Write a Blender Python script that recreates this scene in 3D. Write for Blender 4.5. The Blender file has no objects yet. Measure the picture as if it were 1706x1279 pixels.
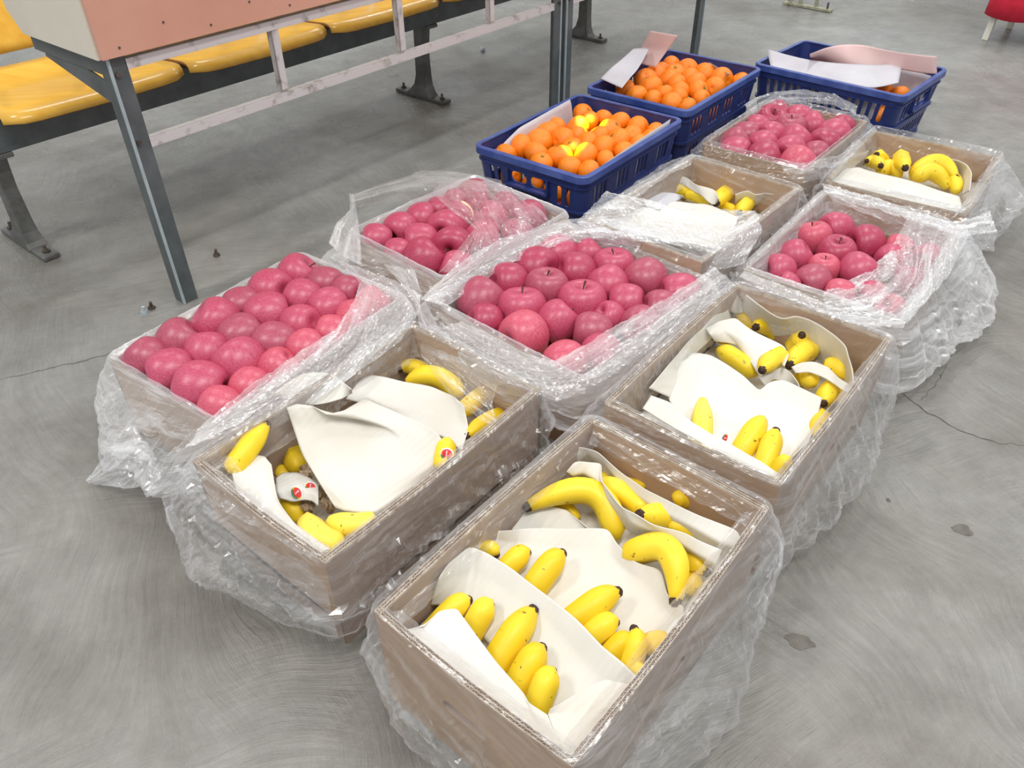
import bpy, bmesh, math, random
import numpy as np
from mathutils import Vector
random.seed(7)
rng = np.random.default_rng(7)
R = math.radians
SC = bpy.context.scene
COL = SC.collection

# ------------------------------------------------------------------ camera
F_PX, PITCH, ROLL, CAM_H = 1309.27, 0.67749, -0.01066, 1.1928
_fw = np.array([0, math.cos(PITCH), -math.sin(PITCH)])
_up = np.array([0, math.sin(PITCH), math.cos(PITCH)])
_rt = np.array([1.0, 0, 0])
_r = math.cos(ROLL) * _rt + math.sin(ROLL) * _up
_u = -math.sin(ROLL) * _rt + math.cos(ROLL) * _up
CAM = np.array([0, 0, CAM_H])
cd = bpy.data.cameras.new('camera')
cam = bpy.data.objects.new('camera', cd)
COL.objects.link(cam)
cd.sensor_fit = 'HORIZONTAL'
cd.sensor_width = 36.0
cd.lens = F_PX / 1706 * 36.0
cd.clip_start = 0.02
from mathutils import Matrix
M = Matrix(((_r[0], _u[0], -_fw[0], 0), (_r[1], _u[1], -_fw[1], 0), (_r[2], _u[2], -_fw[2], CAM_H), (0, 0, 0, 1)))
cam.matrix_world = M
SC.camera = cam

# ------------------------------------------------------------------ light and exposure
SC.view_settings.view_transform = 'Standard'
SC.view_settings.look = 'None'
SC.view_settings.gamma = 1.0
SC.view_settings.use_curve_mapping = False
SC.view_settings.exposure = 0.3
SC.cycles.transparent_max_bounces = 24
SC.cycles.max_bounces = 8
W = bpy.data.worlds.new('hall_light')
SC.world = W
W.use_nodes = True
W.node_tree.nodes['Background'].inputs[0].default_value = (0.93, 0.97, 1.0, 1)
W.node_tree.nodes['Background'].inputs[1].default_value = 0.50


def area_lamp(loc, sx, sy, power, rz=0.0, col=(1, 0.98, 0.95)):
    d = bpy.data.lights.new('ceiling_lamp', 'AREA')
    d.shape = 'RECTANGLE'
    d.size, d.size_y = sx, sy
    d.energy = power
    d.color = col
    o = bpy.data.objects.new('ceiling_lamp', d)
    o.location = loc
    o.rotation_euler = (0, 0, rz)
    COL.objects.link(o)
    return o


for lx, ly, pw in ((-2.6, 0.4, 52), (0.2, 0.0, 54), (2.6, 0.8, 40), (-1.6, 4.2, 26), (1.2, 3.8, 38), (4.2, 4.4, 26), (-4.2, 7.6, 24),
                   (-0.6, 8.4, 26), (3.2, 8.2, 24)):
    area_lamp((lx, ly, 3.6), 1.5, 0.28, pw, R(50))
# where the added glow falls on tangerines in the nearest blue crate
for tx, ty in ((985, 207), (955, 247)):
    pass

# ------------------------------------------------------------------ helpers


def at(x, y, z):
    d = _fw + _r * (x - 853) / F_PX - _u * (y - 639.5) / F_PX
    return CAM + d * ((z - CAM_H) / d[2])


def depth(P):
    return float((np.array(P) - CAM) @ _fw)


def lin(c):
    c = c / 255.0
    return c / 12.92 if c <= 0.04045 else ((c + 0.055) / 1.055) ** 2.4


def rgb(r, g, b):
    return (lin(r), lin(g), lin(b), 1)


def tag(o, label, cat, group=None, kind=None):
    o['label'] = label
    o['category'] = cat
    if group:
        o['group'] = group
    if kind:
        o['kind'] = kind
    return o


def mesh(name, verts, faces, mat, parent=None, smooth=False, mats=None, fm=None):
    me = bpy.data.meshes.new(name)
    me.from_pydata([tuple(map(float, v)) for v in verts], [], [tuple(int(i) for i in f) for f in faces])
    if mats:
        for m in mats:
            me.materials.append(m)
        for p, k in zip(me.polygons, fm):
            p.material_index = k
    else:
        me.materials.append(mat)
    if smooth:
        me.polygons.foreach_set('use_smooth', [True] * len(me.polygons))
    me.update()
    o = bpy.data.objects.new(name, me)
    COL.objects.link(o)
    if parent:
        o.parent = parent
    return o


def add_uv(o, uv):
    me = o.data
    lay = me.uv_layers.new(name='uv')
    vi = np.zeros(len(me.loops), dtype=np.int32)
    me.loops.foreach_get('vertex_index', vi)
    lay.data.foreach_set('uv', np.ascontiguousarray(uv[vi], dtype=np.float32).ravel())


def empty(name, loc, rz=0.0):
    o = bpy.data.objects.new(name, None)
    o.location = loc
    o.rotation_euler = (0, 0, rz)
    COL.objects.link(o)
    return o


class MB:
    def __init__(s):
        s.v, s.f = [], []

    def add(s, v, f):
        n = len(s.v)
        s.v += [tuple(map(float, q)) for q in v]
        s.f += [tuple(int(i) + n for i in q) for q in f]
        return s

    def box(s, c, d, ax=None):
        """box centre c, full sizes d, axes rows ax"""
        ax = np.eye(3) if ax is None else np.array(ax, float)
        c = np.array(c, float)
        v = [c + ax[0] * d[0] / 2 * i + ax[1] * d[1] / 2 * j + ax[2] * d[2] / 2 * k for k in (-1, 1) for j in (-1, 1) for i in (-1, 1)]
        return s.add(v, [(0, 2, 3, 1), (4, 5, 7, 6), (0, 1, 5, 4), (2, 6, 7, 3), (0, 4, 6, 2), (1, 3, 7, 5)])

    def tube(s, p0, p1, r0, r1=None, n=10):
        p0, p1 = np.array(p0, float), np.array(p1, float)
        r1 = r0 if r1 is None else r1
        a = p1 - p0
        a /= np.linalg.norm(a)
        b = np.cross(a, [0, 0, 1] if abs(a[2]) < .9 else [1, 0, 0])
        b /= np.linalg.norm(b)
        c = np.cross(a, b)
        v = []
        for P, r in ((p0, r0), (p1, r1)):
            for k in range(n):
                t = 2 * math.pi * k / n
                v.append(P + b * r * math.cos(t) + c * r * math.sin(t))
        f = [(k, (k + 1) % n, n + (k + 1) % n, n + k) for k in range(n)]
        f += [tuple(range(n))[::-1], tuple(range(n, 2 * n))]
        return s.add(v, f)

    def build(s, name, mat, parent=None, bevel=0, smooth=False):
        o = mesh(name, s.v, s.f, mat, parent, smooth)
        if bevel:
            m = o.modifiers.new('bevel', 'BEVEL')
            m.width = bevel
            m.segments = 2
            m.limit_method = 'ANGLE'
        return o


def panel2d(outer, holes, th):
    """flat plate with holes: verts (x, y, depth) and faces"""
    cu = bpy.data.curves.new('tmp', 'CURVE')
    cu.dimensions = '2D'
    cu.fill_mode = 'BOTH'
    cu.extrude = th / 2
    for loop in [outer] + holes:
        sp = cu.splines.new('POLY')
        sp.points.add(len(loop) - 1)
        for p, q in zip(sp.points, loop):
            p.co = (q[0], q[1], 0, 1)
        sp.use_cyclic_u = True
    o = bpy.data.objects.new('tmp', cu)
    COL.objects.link(o)
    me = o.to_mesh()
    v = [tuple(x.co) for x in me.vertices]
    f = [tuple(p.vertices) for p in me.polygons]
    o.to_mesh_clear()
    bpy.data.objects.remove(o)
    bpy.data.curves.remove(cu)
    return v, f


def stadium(cx, cy, w, h, n=4):
    r = min(w, h) / 2
    pts = []
    for (sx, sy, a0) in ((1, 1, 0), (-1, 1, 90), (-1, -1, 180), (1, -1, 270)):
        for k in range(n + 1):
            a = R(a0 + 90 * k / n)
            pts.append((cx + sx * (w / 2 - r) + r * math.cos(a), cy + sy * (h / 2 - r) + r * math.sin(a)))
    out = []
    for p in pts:
        if not out or abs(p[0] - out[-1][0]) + abs(p[1] - out[-1][1]) > 1e-6:
            out.append(p)
    return out


# crumple: piecewise linear noise = flat facets with sharp creases
_tab = {}


def crumple(P, lam, seed, K=5, stretch=(1, 1, 1)):
    key = (lam, seed, K)
    if key not in _tab:
        g = np.random.default_rng(seed)
        d = g.normal(size=(K, 3))
        d /= np.linalg.norm(d, axis=1)[:, None]
        _tab[key] = (d, g.random(K), g.uniform(.7, 1.5, K))
    d, ph, sc = _tab[key]
    Q = P * np.array(stretch)
    out = 0
    for k in range(K):
        t = (Q @ d[k]) / (lam * sc[k]) + ph[k]
        if k:
            t = t + out * .35
        out = out + (np.abs((t % 1.0) - .5) * 4 - 1)
    return out / K


def grid_faces(nu, nv, closed=False):
    f = []
    for j in range(nv - 1):
        for i in range(nu if closed else nu - 1):
            i2 = (i + 1) % nu
            f.append((j * nu + i, j * nu + i2, (j + 1) * nu + i2, (j + 1) * nu + i))
    return f


def resample(pts, n):
    pts = np.array(pts, float)
    if len(pts) == 1:
        return np.repeat(pts, n, 0)
    d = np.r_[0, np.cumsum(np.linalg.norm(np.diff(pts[:, :2], axis=0), axis=1) + 1e-9)]
    t = np.linspace(0, d[-1], n)
    return np.stack([np.interp(t, d, pts[:, k]) for k in range(pts.shape[1])], 1)


def smooth1(a, k=2):
    for _ in range(k):
        b = a.copy()
        b[1:-1] = (a[:-2] + a[1:-1] * 2 + a[2:]) / 4
        a = b
    return a


# ------------------------------------------------------------------ materials


def newmat(name):
    m = bpy.data.materials.new(name)
    m.use_nodes = True
    nt = m.node_tree
    return m, nt, nt.nodes['Principled BSDF']


def N(nt, t, **kw):
    n = nt.nodes.new(t)
    for k, v in kw.items():
        if k.startswith('i_'):
            key = k[2:]
            key = int(key) if key.isdigit() else key.replace('_', ' ')
            n.inputs[key].default_value = v
        else:
            setattr(n, k, v)
    return n


def ramp(nt, stops, interp='LINEAR'):
    n = nt.nodes.new('ShaderNodeValToRGB')
    n.color_ramp.interpolation = interp
    e = n.color_ramp.elements
    e[0].position, e[0].color = stops[0]
    e[1].position, e[1].color = stops[-1]
    for p, c in stops[1:-1]:
        q = e.new(p)
        q.color = c
    return n


def coords(nt, scale=(1, 1, 1), rot=(0, 0, 0), rand=True, kind='Object'):
    tc = nt.nodes.new('ShaderNodeTexCoord')
    mp = N(nt, 'ShaderNodeMapping')
    mp.inputs['Scale'].default_value = scale
    mp.inputs['Rotation'].default_value = rot
    nt.links.new(tc.outputs[kind], mp.inputs['Vector'])
    if rand:
        oi = nt.nodes.new('ShaderNodeObjectInfo')
        mu = N(nt, 'ShaderNodeMath', operation='MULTIPLY', i_1=37.0)
        nt.links.new(oi.outputs['Random'], mu.inputs[0])
        cb = nt.nodes.new('ShaderNodeCombineXYZ')
        for k in range(3):
            nt.links.new(mu.outputs[0], cb.inputs[k])
        nt.links.new(cb.outputs[0], mp.inputs['Location'])
    return mp.outputs['Vector']


def simple(name, c1, c2, scale=8, rough=.5, bump=0.0, bscale=60, metal=0.0, stretch=(1, 1, 1), spec=.5, rand=True, rot=(0, 0, 0), lo=.35, hi=.65):
    m, nt, p = newmat(name)
    v = coords(nt, stretch, rot, rand)
    n = N(nt, 'ShaderNodeTexNoise', i_Scale=scale, i_Detail=6.0, i_Roughness=.6)
    nt.links.new(v, n.inputs['Vector'])
    r = ramp(nt, [(lo, c1), (hi, c2)])
    nt.links.new(n.outputs['Fac'], r.inputs[0])
    nt.links.new(r.outputs[0], p.inputs['Base Color'])
    p.inputs['Roughness'].default_value = rough
    p.inputs['Metallic'].default_value = metal
    p.inputs['Specular IOR Level'].default_value = spec
    if bump:
        n2 = N(nt, 'ShaderNodeTexNoise', i_Scale=bscale, i_Detail=3.0)
        nt.links.new(v, n2.inputs['Vector'])
        b = N(nt, 'ShaderNodeBump', i_Strength=bump, i_Distance=.002)
        nt.links.new(n2.outputs['Fac'], b.inputs['Height'])
        nt.links.new(b.outputs[0], p.inputs['Normal'])
    return m


# polished, trowelled concrete
def mat_concrete():
    m, nt, p = newmat('trowelled_concrete')
    v = coords(nt, rand=False)
    big = N(nt, 'ShaderNodeTexNoise', i_Scale=.75, i_Detail=5.0, i_Roughness=.6, i_Distortion=.6)
    nt.links.new(v, big.inputs['Vector'])
    base = ramp(nt, [(.3, rgb(136, 130, 120)), (.5, rgb(166, 164, 158)), (.7, rgb(188, 189, 186))])
    nt.links.new(big.outputs['Fac'], base.inputs[0])
    # sweeping trowel strokes in two directions, gently bent, swapped by a patch mask
    warp = N(nt, 'ShaderNodeTexNoise', i_Scale=1.3, i_Detail=2.0)
    nt.links.new(v, warp.inputs['Vector'])
    wm = N(nt, 'ShaderNodeVectorMath', operation='SCALE')
    wm.inputs['Scale'].default_value = .55
    nt.links.new(warp.outputs['Color'], wm.inputs[0])
    wa = N(nt, 'ShaderNodeVectorMath', operation='ADD')
    nt.links.new(v, wa.inputs[0])
    nt.links.new(wm.outputs[0], wa.inputs[1])
    sts = []
    for ang in (118, 22):
        mp = N(nt, 'ShaderNodeMapping')
        mp.inputs['Rotation'].default_value = (0, 0, R(-ang))
        nt.links.new(wa.outputs[0], mp.inputs['Vector'])
        mp2 = N(nt, 'ShaderNodeMapping')
        mp2.inputs['Scale'].default_value = (6, 95, 1)
        nt.links.new(mp.outputs[0], mp2.inputs['Vector'])
        q = N(nt, 'ShaderNodeTexNoise', i_Scale=1.0, i_Detail=5.0, i_Roughness=.68)
        nt.links.new(mp2.outputs[0], q.inputs['Vector'])
        sts.append(q)
    mk = N(nt, 'ShaderNodeTexNoise', i_Scale=1.7, i_Detail=3.0)
    nt.links.new(v, mk.inputs['Vector'])
    mkr = ramp(nt, [(.44, (0, 0, 0, 1)), (.56, (1, 1, 1, 1))])
    nt.links.new(mk.outputs['Fac'], mkr.inputs[0])
    smx = N(nt, 'ShaderNodeMix', data_type='FLOAT')
    nt.links.new(mkr.outputs[0], smx.inputs[0])
    nt.links.new(sts[0].outputs['Fac'], smx.inputs[2])
    nt.links.new(sts[1].outputs['Fac'], smx.inputs[3])
    st_out = smx.outputs[0]
    mid = N(nt, 'ShaderNodeTexNoise', i_Scale=7.0, i_Detail=8.0, i_Roughness=.7)
    nt.links.new(v, mid.inputs['Vector'])
    str_ = ramp(nt, [(.3, rgb(186, 186, 184)), (.7, rgb(232, 232, 232))])
    nt.links.new(st_out, str_.inputs[0])
    mx = N(nt, 'ShaderNodeMix', data_type='RGBA', blend_type='MULTIPLY')
    mx.inputs[0].default_value = .55
    nt.links.new(base.outputs[0], mx.inputs[6])
    nt.links.new(str_.outputs[0], mx.inputs[7])
    md = ramp(nt, [(.3, rgb(158, 156, 150)), (.7, rgb(240, 240, 240))])
    nt.links.new(mid.outputs['Fac'], md.inputs[0])
    mx2 = N(nt, 'ShaderNodeMix', data_type='RGBA', blend_type='MULTIPLY')
    mx2.inputs[0].default_value = .6
    nt.links.new(mx.outputs[2], mx2.inputs[6])
    nt.links.new(md.outputs[0], mx2.inputs[7])
    nt.links.new(mx2.outputs[2], p.inputs['Base Color'])
    # patches polished more than others
    pol = N(nt, 'ShaderNodeTexNoise', i_Scale=1.6, i_Detail=4.0, i_Roughness=.6)
    nt.links.new(v, pol.inputs['Vector'])
    rr = ramp(nt, [(.38, (.17,) * 3 + (1,)), (.62, (.40,) * 3 + (1,))])
    nt.links.new(pol.outputs['Fac'], rr.inputs[0])
    nt.links.new(rr.outputs[0], p.inputs['Roughness'])
    p.inputs['Specular IOR Level'].default_value = .55
    ad = N(nt, 'ShaderNodeMath', operation='ADD')
    nt.links.new(st_out, ad.inputs[0])
    nt.links.new(mid.outputs['Fac'], ad.inputs[1])
    b = N(nt, 'ShaderNodeBump', i_Strength=.8, i_Distance=.006)
    nt.links.new(ad.outputs[0], b.inputs['Height'])
    nt.links.new(b.outputs[0], p.inputs['Normal'])
    return m


def mat_film(name, base, haze, streak, rough=.13, white=.5):
    m, nt, p = newmat(name)
    nt.nodes.remove(p)
    out = nt.nodes['Material Output']
    # pulled film whitens in long streaks that follow its folds
    v = coords(nt, (3.2, 26, 1), rand=True, kind='UV')
    n1 = N(nt, 'ShaderNodeTexNoise', i_Scale=1.0, i_Detail=6.0, i_Roughness=.68, i_Distortion=.9)
    nt.links.new(v, n1.inputs['Vector'])
    rp = ramp(nt, [(.46, (0, 0, 0, 1)), (.72, (1, 1, 1, 1))])
    nt.links.new(n1.outputs['Fac'], rp.inputs[0])
    vb = coords(nt, (7, 9, 1), rand=True, kind='UV')
    n2 = N(nt, 'ShaderNodeTexNoise', i_Scale=1.0, i_Detail=3.0, i_Roughness=.6)
    nt.links.new(vb, n2.inputs['Vector'])
    rp2 = ramp(nt, [(.35, (.25,) * 3 + (1,)), (.65, (1, 1, 1, 1))])
    nt.links.new(n2.outputs['Fac'], rp2.inputs[0])
    st = N(nt, 'ShaderNodeMath', operation='MULTIPLY')
    nt.links.new(rp.outputs[0], st.inputs[0])
    nt.links.new(rp2.outputs[0], st.inputs[1])
    lw = N(nt, 'ShaderNodeLayerWeight', i_Blend=.4)
    fmul = N(nt, 'ShaderNodeMath', operation='MULTIPLY_ADD', i_1=haze, i_2=base)
    nt.links.new(lw.outputs['Facing'], fmul.inputs[0])
    sm = N(nt, 'ShaderNodeMath', operation='MULTIPLY_ADD', i_1=streak, use_clamp=True)
    nt.links.new(st.outputs[0], sm.inputs[0])
    nt.links.new(fmul.outputs[0], sm.inputs[2])
    tr = N(nt, 'ShaderNodeBsdfTransparent')
    tr.inputs[0].default_value = (.98, .985, .99, 1)
    gl = N(nt, 'ShaderNodeBsdfGlossy', i_Roughness=rough)
    gl.inputs[0].default_value = (1, 1, 1, 1)
    df = N(nt, 'ShaderNodeBsdfDiffuse')
    df.inputs[0].default_value = (.95, .95, .96, 1)
    tl = N(nt, 'ShaderNodeBsdfTranslucent')
    tl.inputs[0].default_value = (.95, .95, .96, 1)
    m1 = N(nt, 'ShaderNodeMixShader', i_0=.35)
    nt.links.new(df.outputs[0], m1.inputs[1])
    nt.links.new(tl.outputs[0], m1.inputs[2])
    m2 = N(nt, 'ShaderNodeMixShader', i_0=1 - white)
    nt.links.new(m1.outputs[0], m2.inputs[1])
    nt.links.new(gl.outputs[0], m2.inputs[2])
    m3 = N(nt, 'ShaderNodeMixShader')
    nt.links.new(sm.outputs[0], m3.inputs[0])
    nt.links.new(tr.outputs[0], m3.inputs[1])
    nt.links.new(m2.outputs[0], m3.inputs[2])
    b = N(nt, 'ShaderNodeBump', i_Strength=.5, i_Distance=.002)
    nt.links.new(n1.outputs['Fac'], b.inputs['Height'])
    for q in (gl, df):
        nt.links.new(b.outputs[0], q.inputs['Normal'])
    nt.links.new(m3.outputs[0], out.inputs[0])
    return m


def mat_apple(name, ca, cb, cc):
    m, nt, p = newmat(name)
    v = coords(nt, (1, 1, .35))
    n = N(nt, 'ShaderNodeTexNoise', i_Scale=22.0, i_Detail=6.0, i_Roughness=.65)
    nt.links.new(v, n.inputs['Vector'])
    r = ramp(nt, [(.25, ca), (.5, cb), (.8, cc)])
    nt.links.new(n.outputs['Fac'], r.inputs[0])
    v2 = coords(nt)
    vo = N(nt, 'ShaderNodeTexVoronoi', i_Scale=170.0)
    nt.links.new(v2, vo.inputs['Vector'])
    dots = ramp(nt, [(.08, (1, 1, 1, 1)), (.2, (0, 0, 0, 1))])
    nt.links.new(vo.outputs['Distance'], dots.inputs[0])
    fa = N(nt, 'ShaderNodeMath', operation='MULTIPLY', i_1=.32)
    nt.links.new(dots.outputs[0], fa.inputs[0])
    mx = N(nt, 'ShaderNodeMix', data_type='RGBA')
    mx.inputs[7].default_value = rgb(232, 150, 140)
    nt.links.new(fa.outputs[0], mx.inputs[0])
    nt.links.new(r.outputs[0], mx.inputs[6])
    # yellow-green flush down in the stem cavity
    tc = nt.nodes.new('ShaderNodeTexCoord')
    sx = nt.nodes.new('ShaderNodeSeparateXYZ')
    nt.links.new(tc.outputs['Object'], sx.inputs[0])
    ln = N(nt, 'ShaderNodeVectorMath', operation='MULTIPLY')
    ln.inputs[1].default_value = (1, 1, 0)
    nt.links.new(tc.outputs['Object'], ln.inputs[0])
    le = N(nt, 'ShaderNodeVectorMath', operation='LENGTH')
    nt.links.new(ln.outputs[0], le.inputs[0])
    cav = ramp(nt, [(.006, (.75,) * 3 + (1,)), (.02, (0, 0, 0, 1))])
    nt.links.new(le.outputs['Value'], cav.inputs[0])
    mx2 = N(nt, 'ShaderNodeMix', data_type='RGBA')
    mx2.inputs[7].default_value = rgb(196, 130, 92)
    nt.links.new(cav.outputs[0], mx2.inputs[0])
    nt.links.new(mx.outputs[2], mx2.inputs[6])
    nt.links.new(mx2.outputs[2], p.inputs['Base Color'])
    p.inputs['Roughness'].default_value = .36
    p.inputs['Specular IOR Level'].default_value = .55
    return m


def mat_banana(name, c1, c2):
    m, nt, p = newmat(name)
    v = coords(nt)
    n = N(nt, 'ShaderNodeTexNoise', i_Scale=14.0, i_Detail=3.0)
    nt.links.new(v, n.inputs['Vector'])
    r = ramp(nt, [(.3, c1), (.7, c2)])
    nt.links.new(n.outputs['Fac'], r.inputs[0])
    n2 = N(nt, 'ShaderNodeTexNoise', i_Scale=70.0, i_Detail=4.0, i_Roughness=.6)
    nt.links.new(v, n2.inputs['Vector'])
    s = ramp(nt, [(.655, (0, 0, 0, 1)), (.70, (.85,) * 3 + (1,))])
    nt.links.new(n2.outputs['Fac'], s.inputs[0])
    mx = N(nt, 'ShaderNodeMix', data_type='RGBA')
    mx.inputs[7].default_value = rgb(120, 85, 25)
    nt.links.new(s.outputs[0], mx.inputs[0])
    nt.links.new(r.outputs[0], mx.inputs[6])
    nt.links.new(mx.outputs[2], p.inputs['Base Color'])
    p.inputs['Roughness'].default_value = .42
    p.inputs['Specular IOR Level'].default_value = .35
    return m


def mat_tangerine():
    m, nt, p = newmat('tangerine_peel')
    v = coords(nt)
    n = N(nt, 'ShaderNodeTexNoise', i_Scale=12.0, i_Detail=3.0)
    nt.links.new(v, n.inputs['Vector'])
    r = ramp(nt, [(.3, rgb(246, 118, 10)), (.7, rgb(255, 152, 28))])
    nt.links.new(n.outputs['Fac'], r.inputs[0])
    nt.links.new(r.outputs[0], p.inputs['Base Color'])
    vo = N(nt, 'ShaderNodeTexVoronoi', i_Scale=420.0)
    nt.links.new(v, vo.inputs['Vector'])
    b = N(nt, 'ShaderNodeBump', i_Strength=.35, i_Distance=.0008)
    nt.links.new(vo.outputs['Distance'], b.inputs['Height'])
    nt.links.new(b.outputs[0], p.inputs['Normal'])
    p.inputs['Roughness'].default_value = .27
    p.inputs['Specular IOR Level'].default_value = .5
    return m


def mat_foam():
    m, nt, p = newmat('white_foam_sheet')
    v = coords(nt, rot=(0, 0, R(50)))
    w = N(nt, 'ShaderNodeTexWave', i_Scale=28.0, i_Distortion=1.2)
    w.bands_direction = 'X'
    nt.links.new(v, w.inputs['Vector'])
    n = N(nt, 'ShaderNodeTexNoise', i_Scale=5.0, i_Detail=3.0)
    nt.links.new(v, n.inputs['Vector'])
    r = ramp(nt, [(.35, rgb(208, 202, 190)), (.65, rgb(221, 219, 213))])
    nt.links.new(n.outputs['Fac'], r.inputs[0])
    vo = N(nt, 'ShaderNodeTexVoronoi', i_Scale=9.0)
    nt.links.new(v, vo.inputs['Vector'])
    d = ramp(nt, [(.035, (.7,) * 3 + (1,)), (.055, (0, 0, 0, 1))])
    nt.links.new(vo.outputs['Distance'], d.inputs[0])
    mx = N(nt, 'ShaderNodeMix', data_type='RGBA')
    mx.inputs[7].default_value = rgb(190, 160, 60)
    nt.links.new(d.outputs[0], mx.inputs[0])
    nt.links.new(r.outputs[0], mx.inputs[6])
    nt.links.new(mx.outputs[2], p.inputs['Base Color'])
    p.inputs['Roughness'].default_value = .6
    b = N(nt, 'ShaderNodeBump', i_Strength=.16, i_Distance=.002)
    nt.links.new(w.outputs['Fac'], b.inputs['Height'])
    nt.links.new(b.outputs[0], p.inputs['Normal'])
    return m


M_FLOOR = mat_concrete()
M_CARD = simple('outer_cardboard', rgb(150, 130, 116), rgb(170, 150, 136), 5, .62, .1, 30, stretch=(1, 1, 5))
M_CARD_IN = simple('inner_cardboard', rgb(168, 136, 106), rgb(186, 154, 124), 4, .7)
M_FLUTE = simple('corrugated_edge', rgb(168, 146, 126), rgb(205, 190, 172), 60, .8)
M_FILM = mat_film('clear_plastic_film', .045, .30, .55, .17, .6)
M_FILM_T = mat_film('milky_plastic_film', .20, .36, .85, .22, .76)
M_FOAM = mat_foam()
M_STEEL = simple('dark_painted_steel', rgb(78, 84, 86), rgb(98, 104, 106), 12, .42, .1)
M_IRON = simple('worn_cast_iron', rgb(84, 84, 82), rgb(112, 112, 110), 18, .5, .15)
M_RUST = simple('dark_rusty_steel', rgb(60, 52, 46), rgb(100, 88, 78), 60, .6)
M_WHITEPAINT = simple('chipped_white_paint', rgb(150, 140, 136), rgb(205, 200, 200), 22, .5, .1, stretch=(1, 1, 1), lo=.3, hi=.45)
M_BRIGHTSTEEL = simple('bare_steel_edge', rgb(150, 165, 170), rgb(180, 190, 194), 10, .35)
M_ORANGE = simple('orange_laminate', rgb(206, 150, 128), rgb(214, 162, 142), 3, .45)
M_CREAM = simple('cream_laminate', rgb(214, 205, 188), rgb(226, 218, 204), 3, .4)
M_PLY = simple('yellow_varnished_plywood', rgb(226, 172, 66), rgb(240, 192, 84), 4, .22, stretch=(1, 6, 6))
M_PLYEDGE = simple('plywood_edge', rgb(150, 98, 52), rgb(188, 130, 70), 50, .5, stretch=(1, 1, 8))
M_BLUE = simple('blue_crate_plastic', rgb(36, 50, 104), rgb(48, 62, 122), 9, .36)
M_BLUERIM = simple('worn_blue_rim', rgb(52, 72, 140), rgb(78, 98, 162), 14, .34)
M_PAPER = simple('white_tissue_paper', rgb(186, 183, 190), rgb(200, 198, 204), 6, .7)
M_PINK = simple('pink_tissue_paper', rgb(216, 182, 180), rgb(226, 196, 192), 5, .7)
M_APPLE = [mat_apple('pink_red_apple_skin', rgb(156, 48, 76), rgb(186, 72, 102), rgb(204, 106, 122)),
           mat_apple('crimson_apple_skin', rgb(142, 36, 62), rgb(170, 54, 86), rgb(190, 88, 106)),
           mat_apple('dusky_apple_skin', rgb(140, 56, 76), rgb(170, 72, 96), rgb(188, 104, 116)),
           mat_apple('rosy_apple_skin', rgb(176, 58, 84), rgb(200, 82, 106), rgb(216, 126, 124))]
M_STEM = simple('dry_brown_stem', rgb(70, 48, 32), rgb(110, 80, 54), 60, .8)
M_BAN = [mat_banana('ripe_banana_peel', rgb(240, 204, 36), rgb(246, 216, 62)), mat_banana('deep_yellow_banana_peel', rgb(228, 190, 24), rgb(240, 206, 48)),
         mat_banana('pale_banana_peel', rgb(246, 216, 70), rgb(252, 226, 96))]
M_TIP = simple('black_brown_banana_tip', rgb(40, 26, 20), rgb(80, 56, 40), 120, .8)
M_CROWN = simple('cut_banana_crown', rgb(128, 100, 72), rgb(206, 184, 156), 70, .8)
M_TANG = mat_tangerine()
M_GREENBTN = simple('dry_green_calyx', rgb(112, 110, 50), rgb(140, 120, 60), 90, .8)
M_PALE = simple('cream_scar', rgb(240, 218, 160), rgb(248, 232, 186), 30, .5)
M_STK_R = simple('sticker_red', rgb(214, 36, 40), rgb(226, 52, 50), 30, .4)
M_STK_W = simple('sticker_white', rgb(240, 240, 236), rgb(250, 250, 248), 30, .4)
M_STK_G = simple('sticker_green', rgb(70, 130, 84), rgb(84, 144, 96), 30, .4)
M_STK_Y = simple('sticker_yellow', rgb(246, 190, 30), rgb(250, 204, 40), 30, .4)
M_REDCLOTH = simple('red_cloth', rgb(190, 20, 48), rgb(208, 34, 62), 20, .8)
M_WHITELEG = simple('white_painted_leg', rgb(220, 218, 204), rgb(234, 232, 222), 12, .5)
M_GREENIRON = simple('pale_olive_iron', rgb(132, 132, 108), rgb(176, 174, 150), 30, .5)
M_STAIN = simple('dark_floor_stain', rgb(84, 80, 72), rgb(108, 104, 96), 40, .5)
M_CRACK = simple('dark_floor_crack', rgb(74, 72, 66), rgb(104, 102, 94), 60, .8)  # dark tone of the thin crack lines laid on the floor

# ------------------------------------------------------------------ floor
fl = mesh('floor', [(-14, -6, 0), (14, -6, 0), (14, 16, 0), (-14, 16, 0), (-14, -6, -.05), (14, -6, -.05), (14, 16, -.05), (-14, 16, -.05)],
          [(0, 1, 2, 3), (4, 7, 6, 5), (0, 4, 5, 1), (1, 5, 6, 2), (2, 6, 7, 3), (3, 7, 4, 0)], M_FLOOR)
fl['kind'] = 'structure'
fl['label'] = 'grey trowelled concrete floor with a soft worn shine'


def floor_strip(pts, w, name='crack'):
    P = resample([at(x, y, 0) for x, y in pts], 26)
    v = []
    for i, q in enumerate(P):
        d = P[min(i + 1, 25)] - P[max(i - 1, 0)]
        n = np.array([-d[1], d[0], 0])
        n /= np.linalg.norm(n) + 1e-9
        q = q + n * random.uniform(-.004, .004)
        ww = w * random.uniform(.35, 1) * math.sin(math.pi * (i + .5) / 26) ** .4
        v += [q + n * ww + (0, 0, .0006), q - n * ww + (0, 0, .0006)]
    mesh(name, v, [(2 * i, 2 * i + 1, 2 * i + 3, 2 * i + 2) for i in range(25)], M_CRACK, fl)


floor_strip([(0, 632), (60, 618), (110, 608), (180, 590), (240, 560)], .0022)
floor_strip([(1480, 640), (1540, 684), (1600, 716), (1660, 738), (1706, 741)], .0022)
floor_strip([(1590, 560), (1575, 620), (1535, 668)], .0016)


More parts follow.
